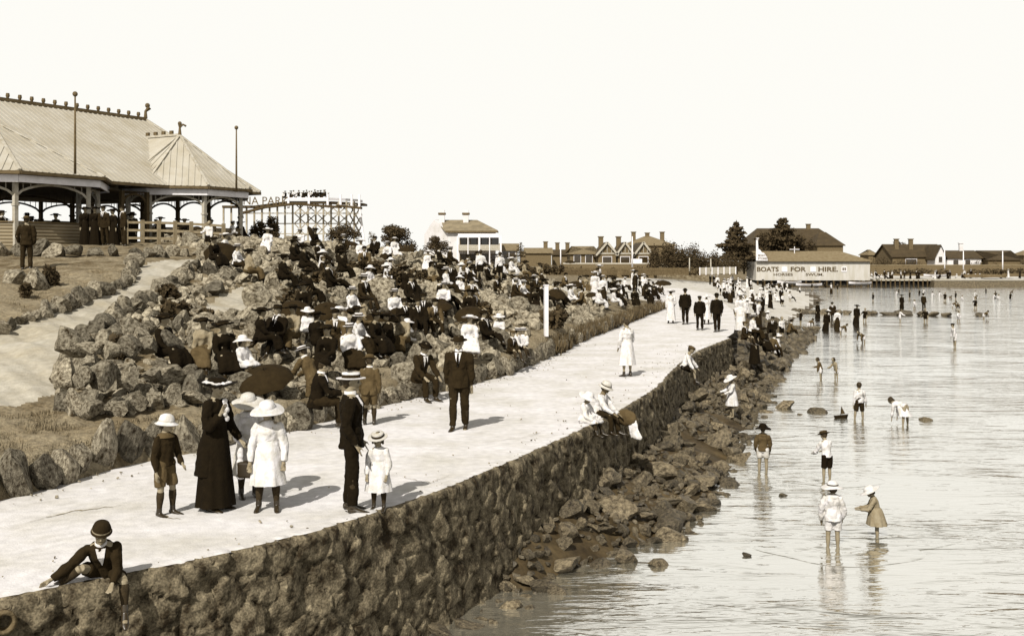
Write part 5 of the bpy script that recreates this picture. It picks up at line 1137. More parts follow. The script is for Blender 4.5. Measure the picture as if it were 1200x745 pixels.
# --- the shelter pavilion: local frame u along the ridge (away from the camera), n towards the promenade
O0 = V((-23, 50, 0)); U = V((.506, .862, 0)); Nn = V((.862, -.506, 0))
def L(u, n, z): q = O0 + U * u + Nn * n; return V((q.x, q.y, z))
pav = empty('shelter_pavilion', L(0, 0, 3.4), 0, 'large open beach shelter with pale corrugated iron roof and octagonal bays', 'shelter'); bpy.context.view_layer.update()
def part(mb, name, m_, parent=pav, smooth=False):
    o = mb.build(name, m_, parent, smooth); o.matrix_parent_inverse = Matrix.Identity(4)
    off = parent.matrix_world.translation if parent.parent is None else parent.parent.matrix_world.translation
    if parent.parent is None:
        for v in o.data.vertices: v.co = v.co - V(off)
    else:
        for v in o.data.vertices: v.co = v.co - V(off)
    return o
EZ, RZ_ = 6.38, 10.2
rm = MB(); U0, U1, W_ = -13.5, 9.9, 6.3
A0, A1 = L(-9, 0, RZ_), L(8.2, 0, RZ_); c = [L(U0, W_, EZ), L(U1, W_, EZ), L(U1, -W_, EZ), L(U0, -W_, EZ)]
th_ = V((0, 0, -.07))
def slab(m, poly): m.prism(poly, th_)
slab(rm, [c[0], c[1], A1, A0]); slab(rm, [c[1], c[2], A1]); slab(rm, [c[2], c[3], A0, A1]); slab(rm, [c[3], c[0], A0])
# roof sheet material: stripes must run down the slope; real ribs are laid as thin battens
roof = part(rm, 'roof', M_IRON)
def ribs(m, a, b, cc, d, n):
    """raised seams from the eave a-b up to the ridge d-cc (a under d, b under cc)"""
    for i in range(1, n):
        t_ = i / n; m.bar(a.lerp(b, t_) + V((0, 0, .025)), d.lerp(cc, t_) + V((0, 0, .025)), .05, .035)
def planeribs(m, eave_a, eave_b, poly_top, step=.28):
    """seams running straight up a roof plane from the eave line, clipped by the polygon"""
    e = eave_b - eave_a; Ln = e.length; e.normalize(); P_ = [eave_a, eave_b] + poly_top
    nn = (P_[1] - P_[0]).cross(P_[2] - P_[0]).normalized()
    if nn.z < 0: nn = -nn
    up = nn.cross(e); up = up if up.z > 0 else -up
    pts2 = [((p - eave_a).dot(e), (p - eave_a).dot(up)) for p in P_]
    s = step / 2
    while s < Ln:
        ys = []
        for (x1, y1), (x2, y2) in zip(pts2, pts2[1:] + pts2[:1]):
            if (x1 - s) * (x2 - s) < 0: ys.append(y1 + (y2 - y1) * (s - x1) / (x2 - x1))
        if len(ys) >= 2:
            a = eave_a + e * s + up * min(ys) + nn * .012; b_ = eave_a + e * s + up * max(ys) + nn * .012; m.bar(a, b_, .07, .035)
        s += step
sm = MB(); planeribs(sm, c[0], c[1], [A1, A0]); planeribs(sm, c[3], c[0], [A0])
part(sm, 'roof_seams', M_IRON, pav)
def bay(uc, nc, Rb, za, zb, a_list):
    """octagonal bay roof: apex over (uc, nc), eave corners at the given angles from the outward normal, ridge back into the main roof"""
    ap = L(uc, nc, za); nb = W_ * (RZ_ - za) / (RZ_ - EZ); B_ = L(uc, nb, za)
    cs_ = [L(uc + math.sin(R(a)) * Rb, nc + math.cos(R(a)) * Rb, zb) for a in a_list]
    m = MB()
    for p, q in zip(cs_[:-1], cs_[1:]): m.prism([p, q, ap], th_)
    nv = W_ * (RZ_ - zb) / (RZ_ - EZ) - .02
    for cc, sg in ((cs_[0], -1), (cs_[-1], 1)):
        u_ = uc + math.sin(R(a_list[0] if sg < 0 else a_list[-1])) * Rb
        v = L(u_, nv - .2, zb + .1); m.prism([cc, B_, ap], th_); m.prism([cc, v, B_], th_)
    bo = part(m, 'bay_roof', M_IRON)
    s2 = MB()
    for p, q in zip(cs_[:-1], cs_[1:]):
        planeribs(s2, p, q, [ap])
    part(s2, 'roof_seams', M_IRON)
    h_ = MB()
    for p in cs_: h_.bar(p + V((0, 0, .05)), ap + V((0, 0, .06)), .11, .06)
    h_.bar(B_ + V((0, 0, .06)), ap + V((0, 0, .06)), .14, .1); part(h_, 'hip_capping', M_POST)
    g = MB()
    for p, q in zip(cs_[:-1], cs_[1:]): g.bar(p + V((0, 0, -.06)), q + V((0, 0, -.06)), .14, .13)
    part(g, 'gutter', M_TRIM)
    f = MB(); ctr = L(uc, nc, zb)
    for p, q in zip(cs_[:-1], cs_[1:]):
        a_ = ctr.lerp(p, .955); b_ = ctr.lerp(q, .955); a_.z = b_.z = zb - .27; f.bar(a_, b_, .06, .28)
    part(f, 'fascia', M_PW)
    fn = MB(); base = ap + V((0, 0, .05)); fn.tube([base, base + V((0, 0, .35)), base + V((0, 0, .5))], [.09, .05, .09], 8); fn.tube([base + V((0, 0, .35)), base + U * .0 + V((.15, 0, .5)), base + V((.3, 0, .42))], .05, 6)
    fn.ell(base + V((0, 0, .55)), .1); part(fn, 'finial', M_TRIM)
    cr_ = MB(); k = 0
    L_ = (ap - B_).length
    while k * .55 < L_ - .2: cr_.box(B_.lerp(ap, k * .55 / L_) + V((0, 0, .2)), (.2, .1, .16), math.atan2(Nn.y, Nn.x)); k += 1
    part(cr_, 'ridge_cresting', M_TRIM)
    return cs_, ctr
c1, t1 = bay(-2.8, 3.2, 5.1, 8.8, EZ, [-100, -67.5, -22.5, 22.5, 67.5, 90])
c2, t2 = bay(6.6, 4.2, 3.6, 9.0, EZ, [-90, -67.5, -22.5, 22.5, 67.5, 100])
m = MB(); k = 0
m.bar(A0 + V((0, 0, .05)), A1 + V((0, 0, .05)), .2, .16)
while k * .62 < 16.9: m.tube([A0.lerp(A1, k * .62 / 17.2) + V((0, 0, .1)), A0.lerp(A1, k * .62 / 17.2) + V((0, 0, .24)), A0.lerp(A1, k * .62 / 17.2) + V((0, 0, .36))], [.04, .10, .08], 6); k += 1
part(m, 'ridge_cresting', M_TRIM)
for a, b_ in ((c[1], A1), (c[0], A0)): m = MB(); m.bar(a + V((0, 0, .05)), b_ + V((0, 0, .06)), .12, .08); part(m, 'hip_capping', M_POST)
m = MB(); m.tube([A1 + V((0, 0, .1)), A1 + V((0, 0, .45)), A1 + V((.2, 0, .65))], [.1, .07, .12], 7); m.ell(A1 + V((.1, 0, .75)), .13); part(m, 'finial', M_TRIM)
m = MB()
for a, b_ in ((c[0], c[1]), (c[1], c[2]), (c[2], c[3]), (c[3], c[0])): m.bar(a + V((0, 0, -.06)), b_ + V((0, 0, -.06)), .14, .13)
part(m, 'gutter', M_TRIM)
FZ = 3.45
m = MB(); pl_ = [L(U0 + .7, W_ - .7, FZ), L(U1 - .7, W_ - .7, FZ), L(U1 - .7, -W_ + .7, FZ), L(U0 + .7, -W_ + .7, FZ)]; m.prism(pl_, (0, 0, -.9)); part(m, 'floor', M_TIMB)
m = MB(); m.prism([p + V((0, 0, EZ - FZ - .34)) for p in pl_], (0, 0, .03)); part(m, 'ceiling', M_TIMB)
# posts with curved braces along an inset polyline
def arcade(P_, gz_=FZ, step=2.3, tone=M_POST, dado=True, dark=False, braces=True, zt=EZ - .3, skip=()):
    for j, (a, b_) in enumerate(zip(P_[:-1], P_[1:])):
        n = max(1, round((b_ - a).length / step))
        bm_ = MB()
        for i in range(n + (1 if j == len(P_) - 2 else 0)):
            p = a.lerp(b_, i / n); MBp = MB(); MBp.box((p.x, p.y, (gz_ + zt) / 2), (.16, .16, zt - gz_), math.atan2((b_ - a).y, (b_ - a).x)); MBp.box((p.x, p.y, zt - .95), (.22, .22, .08), math.atan2((b_ - a).y, (b_ - a).x)); part(MBp, 'post', tone)
        for i in range(n):
            p, q = a.lerp(b_, i / n), a.lerp(b_, (i + 1) / n); ln = (q - p).length; d = (q - p).normalized()
            if braces:
                pr = None
                for k in range(13):
                    t_ = k / 12; x = t_ * ln; zz_ = zt - .62 + .50 * math.sin(math.pi * t_) ** .6
                    cpt = V((p.x, p.y, 0)) + d * x; cpt.z = zz_
                    if pr is not None: bm_.bar(pr, cpt, .05, .09)
                    pr = cpt
                # lattice above the arch
                for k in range(1, 10):
                    x = ln * k / 10; t_ = k / 10; z0_ = zt - .62 + .50 * math.sin(math.pi * t_) ** .6
                    if zt - z0_ > .16: bm_.bar(V((p.x, p.y, z0_)) + d * x, V((p.x, p.y, zt)) + d * x, .025)
        if bm_.v: part(bm_, 'brace', tone)
        if dado and j not in skip:
            m = MB(); c_ = (a + b_) / 2; out = V((d.y, -d.x, 0)); m.box((c_.x, c_.y, gz_ + .27), ((b_ - a).length - .12, .06, 1.45), math.atan2(d.y, d.x)); part(m, 'boarded_dado', dado if not isinstance(dado, bool) else M_BOARD)
            m = MB(); m.box((c_.x, c_.y, gz_ + 1.03), ((b_ - a).length - .1, .14, .06), math.atan2(d.y, d.x)); part(m, 'rail', M_TRIM)
def inset(cs_, ctr, f=.86): return [V(((ctr.lerp(p, f)).x, (ctr.lerp(p, f)).y, 0)) for p in cs_]
i1, i2 = inset(c1, t1), inset(c2, t2)
arcade(i1[1:], dado=M_BOARD, step=2.6, skip=(3,)); arcade(i2[:-1], dado=M_BOARDD, step=2.4, skip=(0,))
W2 = W_ - .75
g = lambda u, n: V((L(u, n, 0).x, L(u, n, 0).y, 0))
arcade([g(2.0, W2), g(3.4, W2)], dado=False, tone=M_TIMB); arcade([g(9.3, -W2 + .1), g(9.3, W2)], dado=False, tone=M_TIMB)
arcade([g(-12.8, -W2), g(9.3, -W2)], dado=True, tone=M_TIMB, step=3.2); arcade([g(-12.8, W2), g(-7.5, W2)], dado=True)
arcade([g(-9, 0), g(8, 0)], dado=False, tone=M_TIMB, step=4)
for i in range(14):
    u_ = random.uniform(-7, 8); n_ = random.uniform(-4.5, 2.5); k_ = random.choice(['Mf', 'Wd', 'Mb', 'Wb', 'Wd', 'Mf']); p = L(u_, n_, FZ); person(k_, p, random.uniform(0, 360), T[k_][1] + ' deep inside the shelter', 'people deep inside the shelter', 1.0, True)
m = MB()
for a, b_ in ((-4, 1), (3.5, 8)): cpt = L((a + b_) / 2, -2.2, FZ + .75); m.box(cpt, (b_ - a, .08, 1.5), math.atan2(U.y, U.x))
part(m, 'darkening_boards', M_TIMB)  # dark boards added to deepen the gloom inside the shelter
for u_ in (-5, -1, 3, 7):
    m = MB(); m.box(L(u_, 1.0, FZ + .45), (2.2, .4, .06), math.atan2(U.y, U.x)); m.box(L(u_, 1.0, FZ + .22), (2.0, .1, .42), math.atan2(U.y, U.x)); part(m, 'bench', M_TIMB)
# people in and about the shelter
for i, (u_, n_, k_, rt, lb) in enumerate([(-4.5, 6.6, 'mf', 90, 'man in black sitting inside the near bay of the shelter'), (-2.0, 6.4, 'wk', 200, 'woman with a black hat inside the near bay'), (0, 6.0, 'wb', 160, 'woman in a light blouse by a post of the near bay'), (2.3, 5.8, 'Wd', 120, 'dark woman standing in the shelter gap, left'),
        (2.9, 5.3, 'Mf', 200, 'dark man standing in the shelter gap, middle'), (3.8, 6.0, 'Wd', 170, 'dark woman with a tall hat in the shelter gap, right'), (4.6, 6.6, 'wk', 150, 'hatted woman sitting at the left of the far bay'), (6.0, 6.9, 'mf', 190, 'dark man looking out from the far bay'),
        (8.6, 6.2, 'wk', 130, 'dark woman leaning at the right end of the far bay'), (9.0, 5.6, 'mf', 240, 'dark man leaning at the right end of the far bay'), (7.2, 7.0, 'wb', 60, 'light bloused woman low in the far bay'), (-6, 5, 'Mf', 60, 'man standing deep in the near bay'), (-3.6, 5.2, 'Wd', 260, 'woman in black standing deep in the near bay'), (1, 4.5, 'Wb', 200, 'woman standing in the middle of the shelter')]):
    p = L(u_, n_, FZ + (.42 if k_[0].islower() else 0)); person(k_, p, rt, lb)
h = hit(243, 294); person('Bs', V((h.x, h.y, h.z)), 200, 'person in a white shirt sitting on the shelter fence rail')
for i, (px, k_) in enumerate(((100, 'Wd'), (112, 'Wd'), (124, 'Mf'), (134, 'Wd'), (146, 'Mf'))):
    h = at(px, 294, 44.2); person(k_, V((h.x, h.y, gz(h.x, h.y) - .05)), 150 + 20 * i, T[k_][1] + ', ' + ('first', 'second', 'third', 'fourth', 'fifth')[i] + ' in the shelter opening')
def rail_fence(A_, B_, n, h, tone, label, rails=3, cat='fence', zf=None, board=.10, post=.13):
    root = empty('rail_fence', A_, 0, label, cat); off = V(A_)
    P_ = [A_.lerp(B_, i / n) for i in range(n + 1)]
    if zf: P_ = [V((p.x, p.y, gz(p.x, p.y) - .05)) for p in P_]
    for p in P_:
        m = MB(); q = p - off; m.box(q + V((0, 0, h / 2)), (post, post, h), .6); m.build('post', tone, root)
    for r_ in range(rails):
        for p, q in zip(P_[:-1], P_[1:]):
            z = h * (.28 + .62 * r_ / max(1, rails - 1)); MB().bar(p - off + V((0, 0, z)), q - off + V((0, 0, z)), .04, board).build('rail', tone, root)
    return root
a_ = at(148, 292, 46.2); b_ = at(262, 290, 46.5); rail_fence(a_, b_, 6, 1.05, mat('weathered_rail', .13, .2, scale=4), 'low timber rail fence in front of the far bay of the shelter', 3, zf=True)
def flagpole(px, pyb, pyt, Y, label, tone=M_TRIM, r=.06, knob=True, gz_=True, cat='pole'):
    b = at(px, pyb, Y); t_ = at(px, pyt, Y); 
    root = empty('flagpole', b, 0, label, cat); H_ = t_.z - b.z
    MB().tube([(0, 0, 0), (0, 0, H_ * .5), (0, 0, H_)], [r, r * .85, r * .6], 8).build('pole', tone, root, True)
    if knob: MB().ell((0, 0, H_ + r), r * 1.9).build('knob', tone, root, True)
    return root
flagpole(88, 204, 112, 43.5, 'tall dark flagpole rising through the near bay roof of the shelter', r=.055); flagpole(277, 225, 151, 52, 'thin dark pole beside the right end of the shelter roof', r=.05)
# white post on the rockery
h = hit(640, 394); mpost = MB(); hh_ = (394 - 335) / F * h.y; mpost.box((0, 0, hh_ / 2), (.12, .12, hh_), .3); mpost.box((0, 0, hh_ + .02), (.15, .15, .04), .3)
ob = mpost.build('marker_post', M_PW); ob.location = h; tag(ob, 'square white painted post standing at the promenade border', 'post')

# --- scenic railway
sr = empty('scenic_railway', at(360, 290, 150), 0, 'white timber scenic railway trestle with riders on its top curve', 'scenic railway'); so_ = V(sr.location); bpy.context.view_layer.update()
YR = 150; M_TR = mat('trestle_timber', .2, .34, scale=2)
def SRp(px, py, dy=0): return at(px, py, YR + dy) - so_
for px in range(262, 424, 9):
    top = 236 if px > 335 else (240 if px > 300 else 243)
    for dy in (0, 5): m = MB(); m.bar(SRp(px, 300, dy), SRp(px, top, dy), .22); m.build('trestle_post', M_TR, sr)
m = MB()
for dy in (0, 5):
    for y0 in (250, 262, 274): m.bar(SRp(285 + (y0 - 250), y0, dy), SRp(420, y0, dy), .14)
for px in range(345, 410, 13):
    for y0, y1 in ((238, 250), (250, 262), (262, 276)): m.bar(SRp(px, y0), SRp(px + 13, y1), .13); m.bar(SRp(px + 13, y0), SRp(px, y1), .13)
for px in range(410, 424, 7):
    for y0, y1 in ((240, 252), (252, 264), (264, 278)): m.bar(SRp(px, y0, 3), SRp(px + 7, y1, 8), .13); m.bar(SRp(px + 7, y0, 8), SRp(px, y1, 3), .13)
m.build('cross_bracing', M_TR, sr)
m = MB(); tr = [(262, 241, 0), (300, 241, 0), (338, 236, 0), (384, 236, 0), (404, 237, 2), (420, 238, 6), (424, 239, 12)]
for a, b_ in zip(tr[:-1], tr[1:]): m.bar(SRp(a[0], a[1] + 1.5, a[2]), SRp(b_[0], b_[1] + 1.5, b_[2]), 1.6, .3)
for a, b_ in (((283, 250), (310, 243)), ((310, 243), (345, 239)), ((345, 239), (400, 243)), ((395, 241), (424, 244))): m.bar(SRp(*a, -2), SRp(*b_, -2), 1.0, .28)
m.build('track_deck', M_TIMB, sr)
m = MB()
for a, b_ in zip(tr[2:-1], tr[3:]):
    m.bar(SRp(a[0], a[1] - 3, a[2] - 1), SRp(b_[0], b_[1] - 3, b_[2] - 1), .25, .3)
for px in (338, 362, 384, 399, 412, 421): m.bar(SRp(px, 244, -1), SRp(px, 228, -1), .28)
m.bar(SRp(421, 240, 0), SRp(427, 286, 0), .25)
m.build('railing', M_PW, sr)
me, wdt = text_mesh('LUNA PARK', 1.55, .03, .0, .95, 1.0)
sg = obj('sign_lettering', me, sr); sg.rotation_euler = (R(90), 0, 0); end = SRp(338, 240, -1.2); sg.location = (end.x - wdt, end.y, end.z); me.materials.append(M_TRIM)
for i in range(18):
    px = 332 + i * 3.1 + random.uniform(-.8, .8); p = at(px, 236.5 + random.uniform(-.6, .4), YR + random.uniform(-.5, .5)); k_ = random.choice(['mb', 'mf', 'wk', 'wb', 'gw'])
    person(k_, p + V((0, 0, .45)), random.uniform(150, 240), 'rider silhouetted on the top of the scenic railway', 'riders on the scenic railway', 1.05, True)

# --- houses
def house(name, px0, px1, pyb, pye, pyr, Y, depth, wall, roofm, label, cat='house', gable=None, rz=0, chim=(), hip=0.0, wins=(), doors=(), ov=.4, base_drop=1.5):
    """box house: front from px0 to px1 at distance Y, eave row pye, ridge row pyr; ridge along x unless gable"""
    a = at(px0, pyb, Y); b_ = at(px1, pyb, Y); W = b_.x - a.x; ze = at(0, pye, Y).z; zr_ = at(0, pyr, Y).z; zb_ = a.z - base_drop
    root = empty(name, ((a.x + b_.x) / 2, Y, a.z), R(rz), label, cat); H_ = ze - a.z; Hr = zr_ - a.z; hw_ = W / 2
    m = MB()
    if gable == 'front':
        m.prism([(-hw_, 0, -base_drop), (hw_, 0, -base_drop), (hw_, 0, H_), (0, 0, Hr), (-hw_, 0, H_)], (0, depth, 0))
    else:
        m.box((0, depth / 2, (H_ - base_drop) / 2), (W, depth, H_ + base_drop))
        if not hip: m.prism([(-hw_, 0, H_), (-hw_, depth, H_), (-hw_, depth / 2, Hr - .1)], (W, 0, 0))
    m.build('wall', wall, root)
    r_ = MB(); t_ = V((0, 0, .16))
    if gable == 'front':
        sl = (Hr - H_) / hw_
        for sg_ in (1, -1): r_.prism([(0, -ov, Hr), (sg_ * (hw_ + ov), -ov, H_ - sl * ov), (sg_ * (hw_ + ov), depth + ov, H_ - sl * ov), (0, depth + ov, Hr)], t_)
    else:
        o = ov; x_ = hw_ + o; rh = x_ - hip * depth / 2 if hip else x_
        f1, f2 = (-x_, -o, H_), (x_, -o, H_); k1, k2 = (-x_, depth + o, H_), (x_, depth + o, H_); r1_, r2_ = (-rh, depth / 2, Hr), (rh, depth / 2, Hr)
        r_.prism([f1, f2, r2_, r1_], t_); r_.prism([k2, k1, r1_, r2_], t_)
        if hip: r_.prism([k1, f1, r1_], t_); r_.prism([f2, k2, r2_], t_)
    rf = r_.build('roof', roofm, root)
    for cx, cy, ch_ in chim:
        m = MB(); m.box((cx * hw_, cy * depth, Hr + ch_ / 2 - .7), (.9, .7, ch_ + 1.4)); m.box((cx * hw_, cy * depth, Hr + ch_ + .08), (1.15, .95, .18)); m.build('chimney', wall, rf)
    for wx, wz, ww, wh in wins:
        x = wx * hw_; z = wz * H_; f = MB(); f.box((x, -.02, z), (ww + .2, .1, wh + .2)); fo = f.build('window', M_PW if wall != M_PW else M_TRIM, root); g_ = MB(); g_.box((x, -.09, z), (ww, .05, wh)); g_.box((x, -.12, z), (.06, .03, wh)); g_.build('pane', M_GLASS, fo)
    return root
# white villa
YV = 190
vl = empty('villa', at(540, 303, YV), 0, 'white two storey villa with a double balcony and two capped chimneys', 'house'); vo = V(vl.location); bpy.context.view_layer.update()
def Vp(px, py, dy=0): return at(px, py, YV + dy) - vo
m = MB(); fl = Vp(525, 310); fr_ = Vp(580, 310); zt_ = Vp(0, 271).z
x0, x1 = fl.x, fr_.x; xl = Vp(494, 0).x
m.prism([(x0, 0, -2), (x1, 0, -2), (x1, 0, zt_), (x0, 0, zt_)], (0, 10, 0)); m.build('wall', M_REND, vl)
m = MB(); m.prism([(xl, 6, -2), (x0 - .02, -.02, -2), (x0 - .02, -.02, zt_), ((xl + x0) / 2 - .4, 3.0, Vp(0, 257).z), (xl, 6, zt_ - .4)], (3.5, 5.5, 0)); m.build('gable_wall', M_REND, vl)
m = MB(); zr2 = Vp(0, 257.5).z
m.prism([(x0 - .6, -.5, zt_), (x1 + .5, -.5, zt_), (x1 - 3.2, 5, zr2), (x0 - 2.6, 5, zr2)], (0, 0, .15)); m.prism([(x1 + .5, -.5, zt_), (x1 + .5, 10.5, zt_), (x1 - 3.2, 5, zr2)], (0, 0, .15)); m.prism([(x1 + .5, 10.5, zt_), (xl, 10.5, zt_), (x0 - 2.6, 5, zr2), (x1 - 3.2, 5, zr2)], (0, 0, .15))
vr = m.build('roof', M_SLATE, vl)
for px in (518, 546): m = MB(); q = Vp(px, 255, 4); m.box((q.x, 4, q.z), (.9, .9, 2.6)); m.box((q.x, 4, Vp(0, 249.5).z), (1.3, 1.1, .35), mi=1); m.build('chimney', [M_REND, M_TRIM], vr)
m = MB(); m.bar((x0 - .4, -.55, zt_ - .1), (x1 + .5, -.55, zt_ - .1), .25, .3); m.build('gutter', M_TRIM, vl)
ya0 = Vp(0, 277).z; ym = Vp(0, 293).z; xb0, xb1 = Vp(537, 0).x, Vp(587, 0).x
m = MB(); m.prism([(xb0, -2.2, ya0 - .25), (xb1, -2.2, ya0 - .25), (x1, -.02, ya0 + .5), (xb0, -.02, ya0 + .5)], (0, 0, .12)); m.build('verandah_roof', M_PW, vl)
m = MB(); m.box(((xb0 + xb1) / 2, -1.1, ym), (xb1 - xb0, 2.1, .22)); m.build('balcony_floor', M_POST, vl)
m = MB(); m.box(((xb0 + xb1) / 2, -2.15, ym + .5), (xb1 - xb0, .06, .75)); m.build('balustrade', M_POST, vl)
for px in (537, 549, 562, 574, 587):
    x = Vp(px, 0).x; m = MB(); m.box((x, -2.15, (ya0 - 3) / 2), (.16 if px in (549, 574) else .3, .16, ya0 + 3)); m.build('verandah_post', M_PW, vl)
m = MB(); m.prism([(Vp(562, 0).x, -.1, ym), (Vp(562, 0).x, -2.2, ym), (Vp(562, 0).x, -2.2, ya0), (Vp(562, 0).x, -.1, ya0)], (.18, 0, 0)); m.build('party_wall', M_REND, vl)
for px in (543, 555, 568, 580):
    for zc in (ym + 1.3, ym - 1.6):
        m = MB(); x = Vp(px, 0).x; m.box((x, -.06, zc), (1.3, .1, 1.9)); f = m.build('window', M_TRIM, vl); m = MB(); m.box((x, -.13, zc), (1.05, .05, 1.6)); m.build('pane', M_GLASS, f)
house('cottage', 587, 606, 303, 294, 286, 200, 8, M_POST, M_TINR, 'small low cottage with a grey tin roof just right of the villa', wins=((-.4, .5, 1, 1.2), (.4, .5, 1, 1.2)))
house('cottage', 616, 646, 304, 297, 291, 240, 8, M_BRICK, M_TINR, 'low gabled cottage far off between villa and terrace, with one chimney', chim=((.6, .5, 1.4),))
house('cottage', 648, 672, 304, 299, 293, 250, 8, M_BRICK, M_TILE, 'small dark roofed cottage with a tall chimney left of the brick terrace', chim=((-.5, .5, 1.6), (.5, .5, 1.6)))
house('brick_house', 668, 702, 309, 298, 289, 212, 12, M_BRICK, M_TINR, 'long low brick wing with hipped roof at the left of the gabled terrace', hip=.9, wins=((-.5, .5, 1.2, 1.4), (.3, .5, 1.2, 1.4)))
for i, (px0, px1) in enumerate(((701, 722), (724, 741), (745, 763))):
    g_ = house('gabled_house', px0, px1, 312, 298, 284.5, 205, 14, M_BRICK, M_TILE, ('left', 'middle', 'right')[i] + ' brick gable of the three gabled terrace behind the beach', gable='front', chim=((-.3, .6, 1.2),) if i < 2 else (), wins=((0, .45, 1.6, 1.5),))
    m = MB(); W = (px1 - px0) / F * 205
    for sg_ in (1, -1): m.bar((sg_ * (W / 2 + .4), -.5, 14 / F * 205 - .2), (0, -.5, 27.5 / F * 205 + .1), .12, .35)
    for k in (-.25, 0, .25): m.bar((k * W, -.06, 15.5 / F * 205), (k * W, -.06, (26 - abs(k) * 24) / F * 205), .2, .1)
    m.bar((-W / 2, -.07, 15 / F * 205), (W / 2, -.07, 15 / F * 205), .1, .25); m.build('barge_board', M_POST, g_)
house('rear_hall', 735, 790, 300, 288, 277, 240, 12, M_BRICK, M_TINR, 'larger pale building with wide roof and wide topped chimneys behind the terrace', hip=.8, chim=((-.6, .5, 1.0), (.0, .5, .8), (.65, .5, 1.0)))
house('garden_wall', 660, 770, 316, 309.5, 309, 195, .4, M_BRICK, M_POST, 'long low brick garden wall in front of the terrace', cat='wall', ov=.05)
m = MB(); ob = None
bs = empty('signboard', at(746, 311, 193), 0, 'white board sign on the wall in front of the gabled terrace', 'sign'); MB().box((0, 0, .75), (1.9, .12, .8)).build('board', M_PW, bs)
flagpole(741, 313, 277, 180, 'tall white flagpole before the brick terrace', M_PW, .14, False)
flagpole(657, 312, 290, 190, 'short white pole left of the brick terrace', M_PW, .12, False)
for px, y0, y1, lb in ((808, 318, 302, 'post near the white beach fence, left'), (833, 318, 303, 'post near the white beach fence, right')): flagpole(px, y0, y1, 150, lb, M_POST, .1, False, cat='post')
# bank of scrub and the palisade in front of the houses
# white beach fence
a_ = at(820, 322, 168); b_ = at(862, 321, 172); wf = empty('white_fence', a_, 0, 'long white board fence at the back of the beach', 'fence'); MB().bar(V((0, 0, .6)), b_ - a_ + V((0, 0, .6)), .06, 1.0).build('boards', M_POST, wf)
for i in range(7): MB().box((b_ - a_) * (i / 6) + V((0, -.1, .55)), (.14, .1, 1.15)).build('post', M_PW, wf)
a_ = at(640, 322, 165); b_ = at(808, 322, 165); pf = empty('picket_fence', a_, 0, 'dark picket fence running along the foot of the bank by the sand', 'fence'); m = MB(); n = 150
for i in range(n): m.box((b_ - a_) * (i / n) + V((0, 0, .5)), (.1, .05, 1.1))
m.build('pickets', M_TRIM, pf); MB().bar(V((0, -.05, .75)), b_ - a_ + V((0, -.05, .75)), .05, .12).build('rail', M_TRIM, pf)
house('big_house', 885, 985, 306, 288, 267, 245, 18, M_BRICK, M_TILE, 'big house with a steep dark hipped roof behind the boat shed', hip=.35, chim=((.5, .5, 1.0),), ov=.8)
house('gabled_house', 958, 988, 302, 288, 272, 238, 12, M_BRICK, M_TILE, 'dark roofed wing at the right of the big house behind the boat shed', hip=.4)
house('villa', 1046, 1108, 312, 301.5, 286.5, 250, 12, M_BRICK, M_TILE, 'gabled villa with dark roof and two pale chimneys right of the boat shed', chim=((-.65, .3, 1.2), (-.1, .3, 1.2)), wins=((-.3, .5, 2.4, 1.2), (.6, .5, 1.6, 1.2)))
house('gabled_house', 1096, 1108, 310, 300, 287.5, 245, 8, M_REND, M_TILE, 'white arched gable end at the right of the chimneyed villa', gable='front', wins=((0, .6, .8, 1.2),))
house('cottage', 1110, 1150, 312, 303, 294, 262, 10, M_REND, M_TILE, 'low house with dark roof and one chimney on the right shore', chim=((.3, .5, 1.8),), wins=((-.5, .5, 1.2, 1.2), (.2, .5, 1.2, 1.2)))
house('cottage', 1158, 1196, 313, 305, 294, 260, 12, M_BRICK, M_TILE, 'pyramid roofed pavilion near the right end of the shore', hip=1.4)
house('garden_wall', 1000, 1215, 318, 311.5, 311, 232, .5, M_BRICK, M_TINR, 'long brown retaining wall behind the right hand shore', cat='wall', ov=.05)
for px, y1, lb in ((1107, 293, 'tall white pole beside the arched gable'), (1129, 294, 'tall white pole in front of the low house'), (1175, 294, 'tall white pole near the right end of the shore')): flagpole(px, 316, y1, 225, lb, M_PW, .14, False)
for i, (px, w_, h_) in enumerate(((1018, 10, 10), (1030, 12, 8), (1200, 16, 9), (610, 8, 8), (1142, 10, 6))):
    house('cottage', px, px + w_, 303, 303 - h_ * .4, 303 - h_, 320, 8, M_BRICK, M_TINR, ('tiny distant house above the trees right of the boat shed', 'second tiny distant house above the trees', 'far off house at the right edge', 'distant roof between villa and cottages', 'faint distant roof behind the right shore')[i], hip=.5)

# --- the boat shed on piles
YS = 198
bs = empty('boat_shed', at(953, 331, YS), 0, 'pale boat shed lettered BOATS FOR HIRE standing on piles over the water', 'boat shed'); bo_ = V(bs.location); bpy.context.view_layer.update()
def Bp(px, py, dy=0): return at(px, py, YS + dy) - bo_
xa, xb_ = Bp(886, 0).x, Bp(1019.5, 0).x; zf, ze, zrr = Bp(0, 328.5).z, Bp(0, 306.5).z, Bp(0, 295).z
m = MB(); m.box(((xa + xb_) / 2, 4, (zf + ze) / 2), (xb_ - xa, 8, ze - zf)); m.build('wall', mat('shed_boards', .38, .48, scale=1.5, stretch=(1, 1, .2)), bs)
m = MB(); m.prism([(xa, -.5, ze), (xb_ + .3, -.5, ze), (xb_ - 4.2, 4, zrr), (xa, 4, zrr)], (0, 0, .15)); m.prism([(xb_ + .3, -.5, ze), (xb_ + .3, 8.5, ze), (xb_ - 4.2, 4, zrr)], (0, 0, .15)); m.prism([(xb_ + .3, 8.5, ze), (xa, 8.5, ze), (xa, 4, zrr), (xb_ - 4.2, 4, zrr)], (0, 0, .15)); m.build('roof', M_TINR, bs)
m = MB(); z1 = Bp(0, 305.5).z
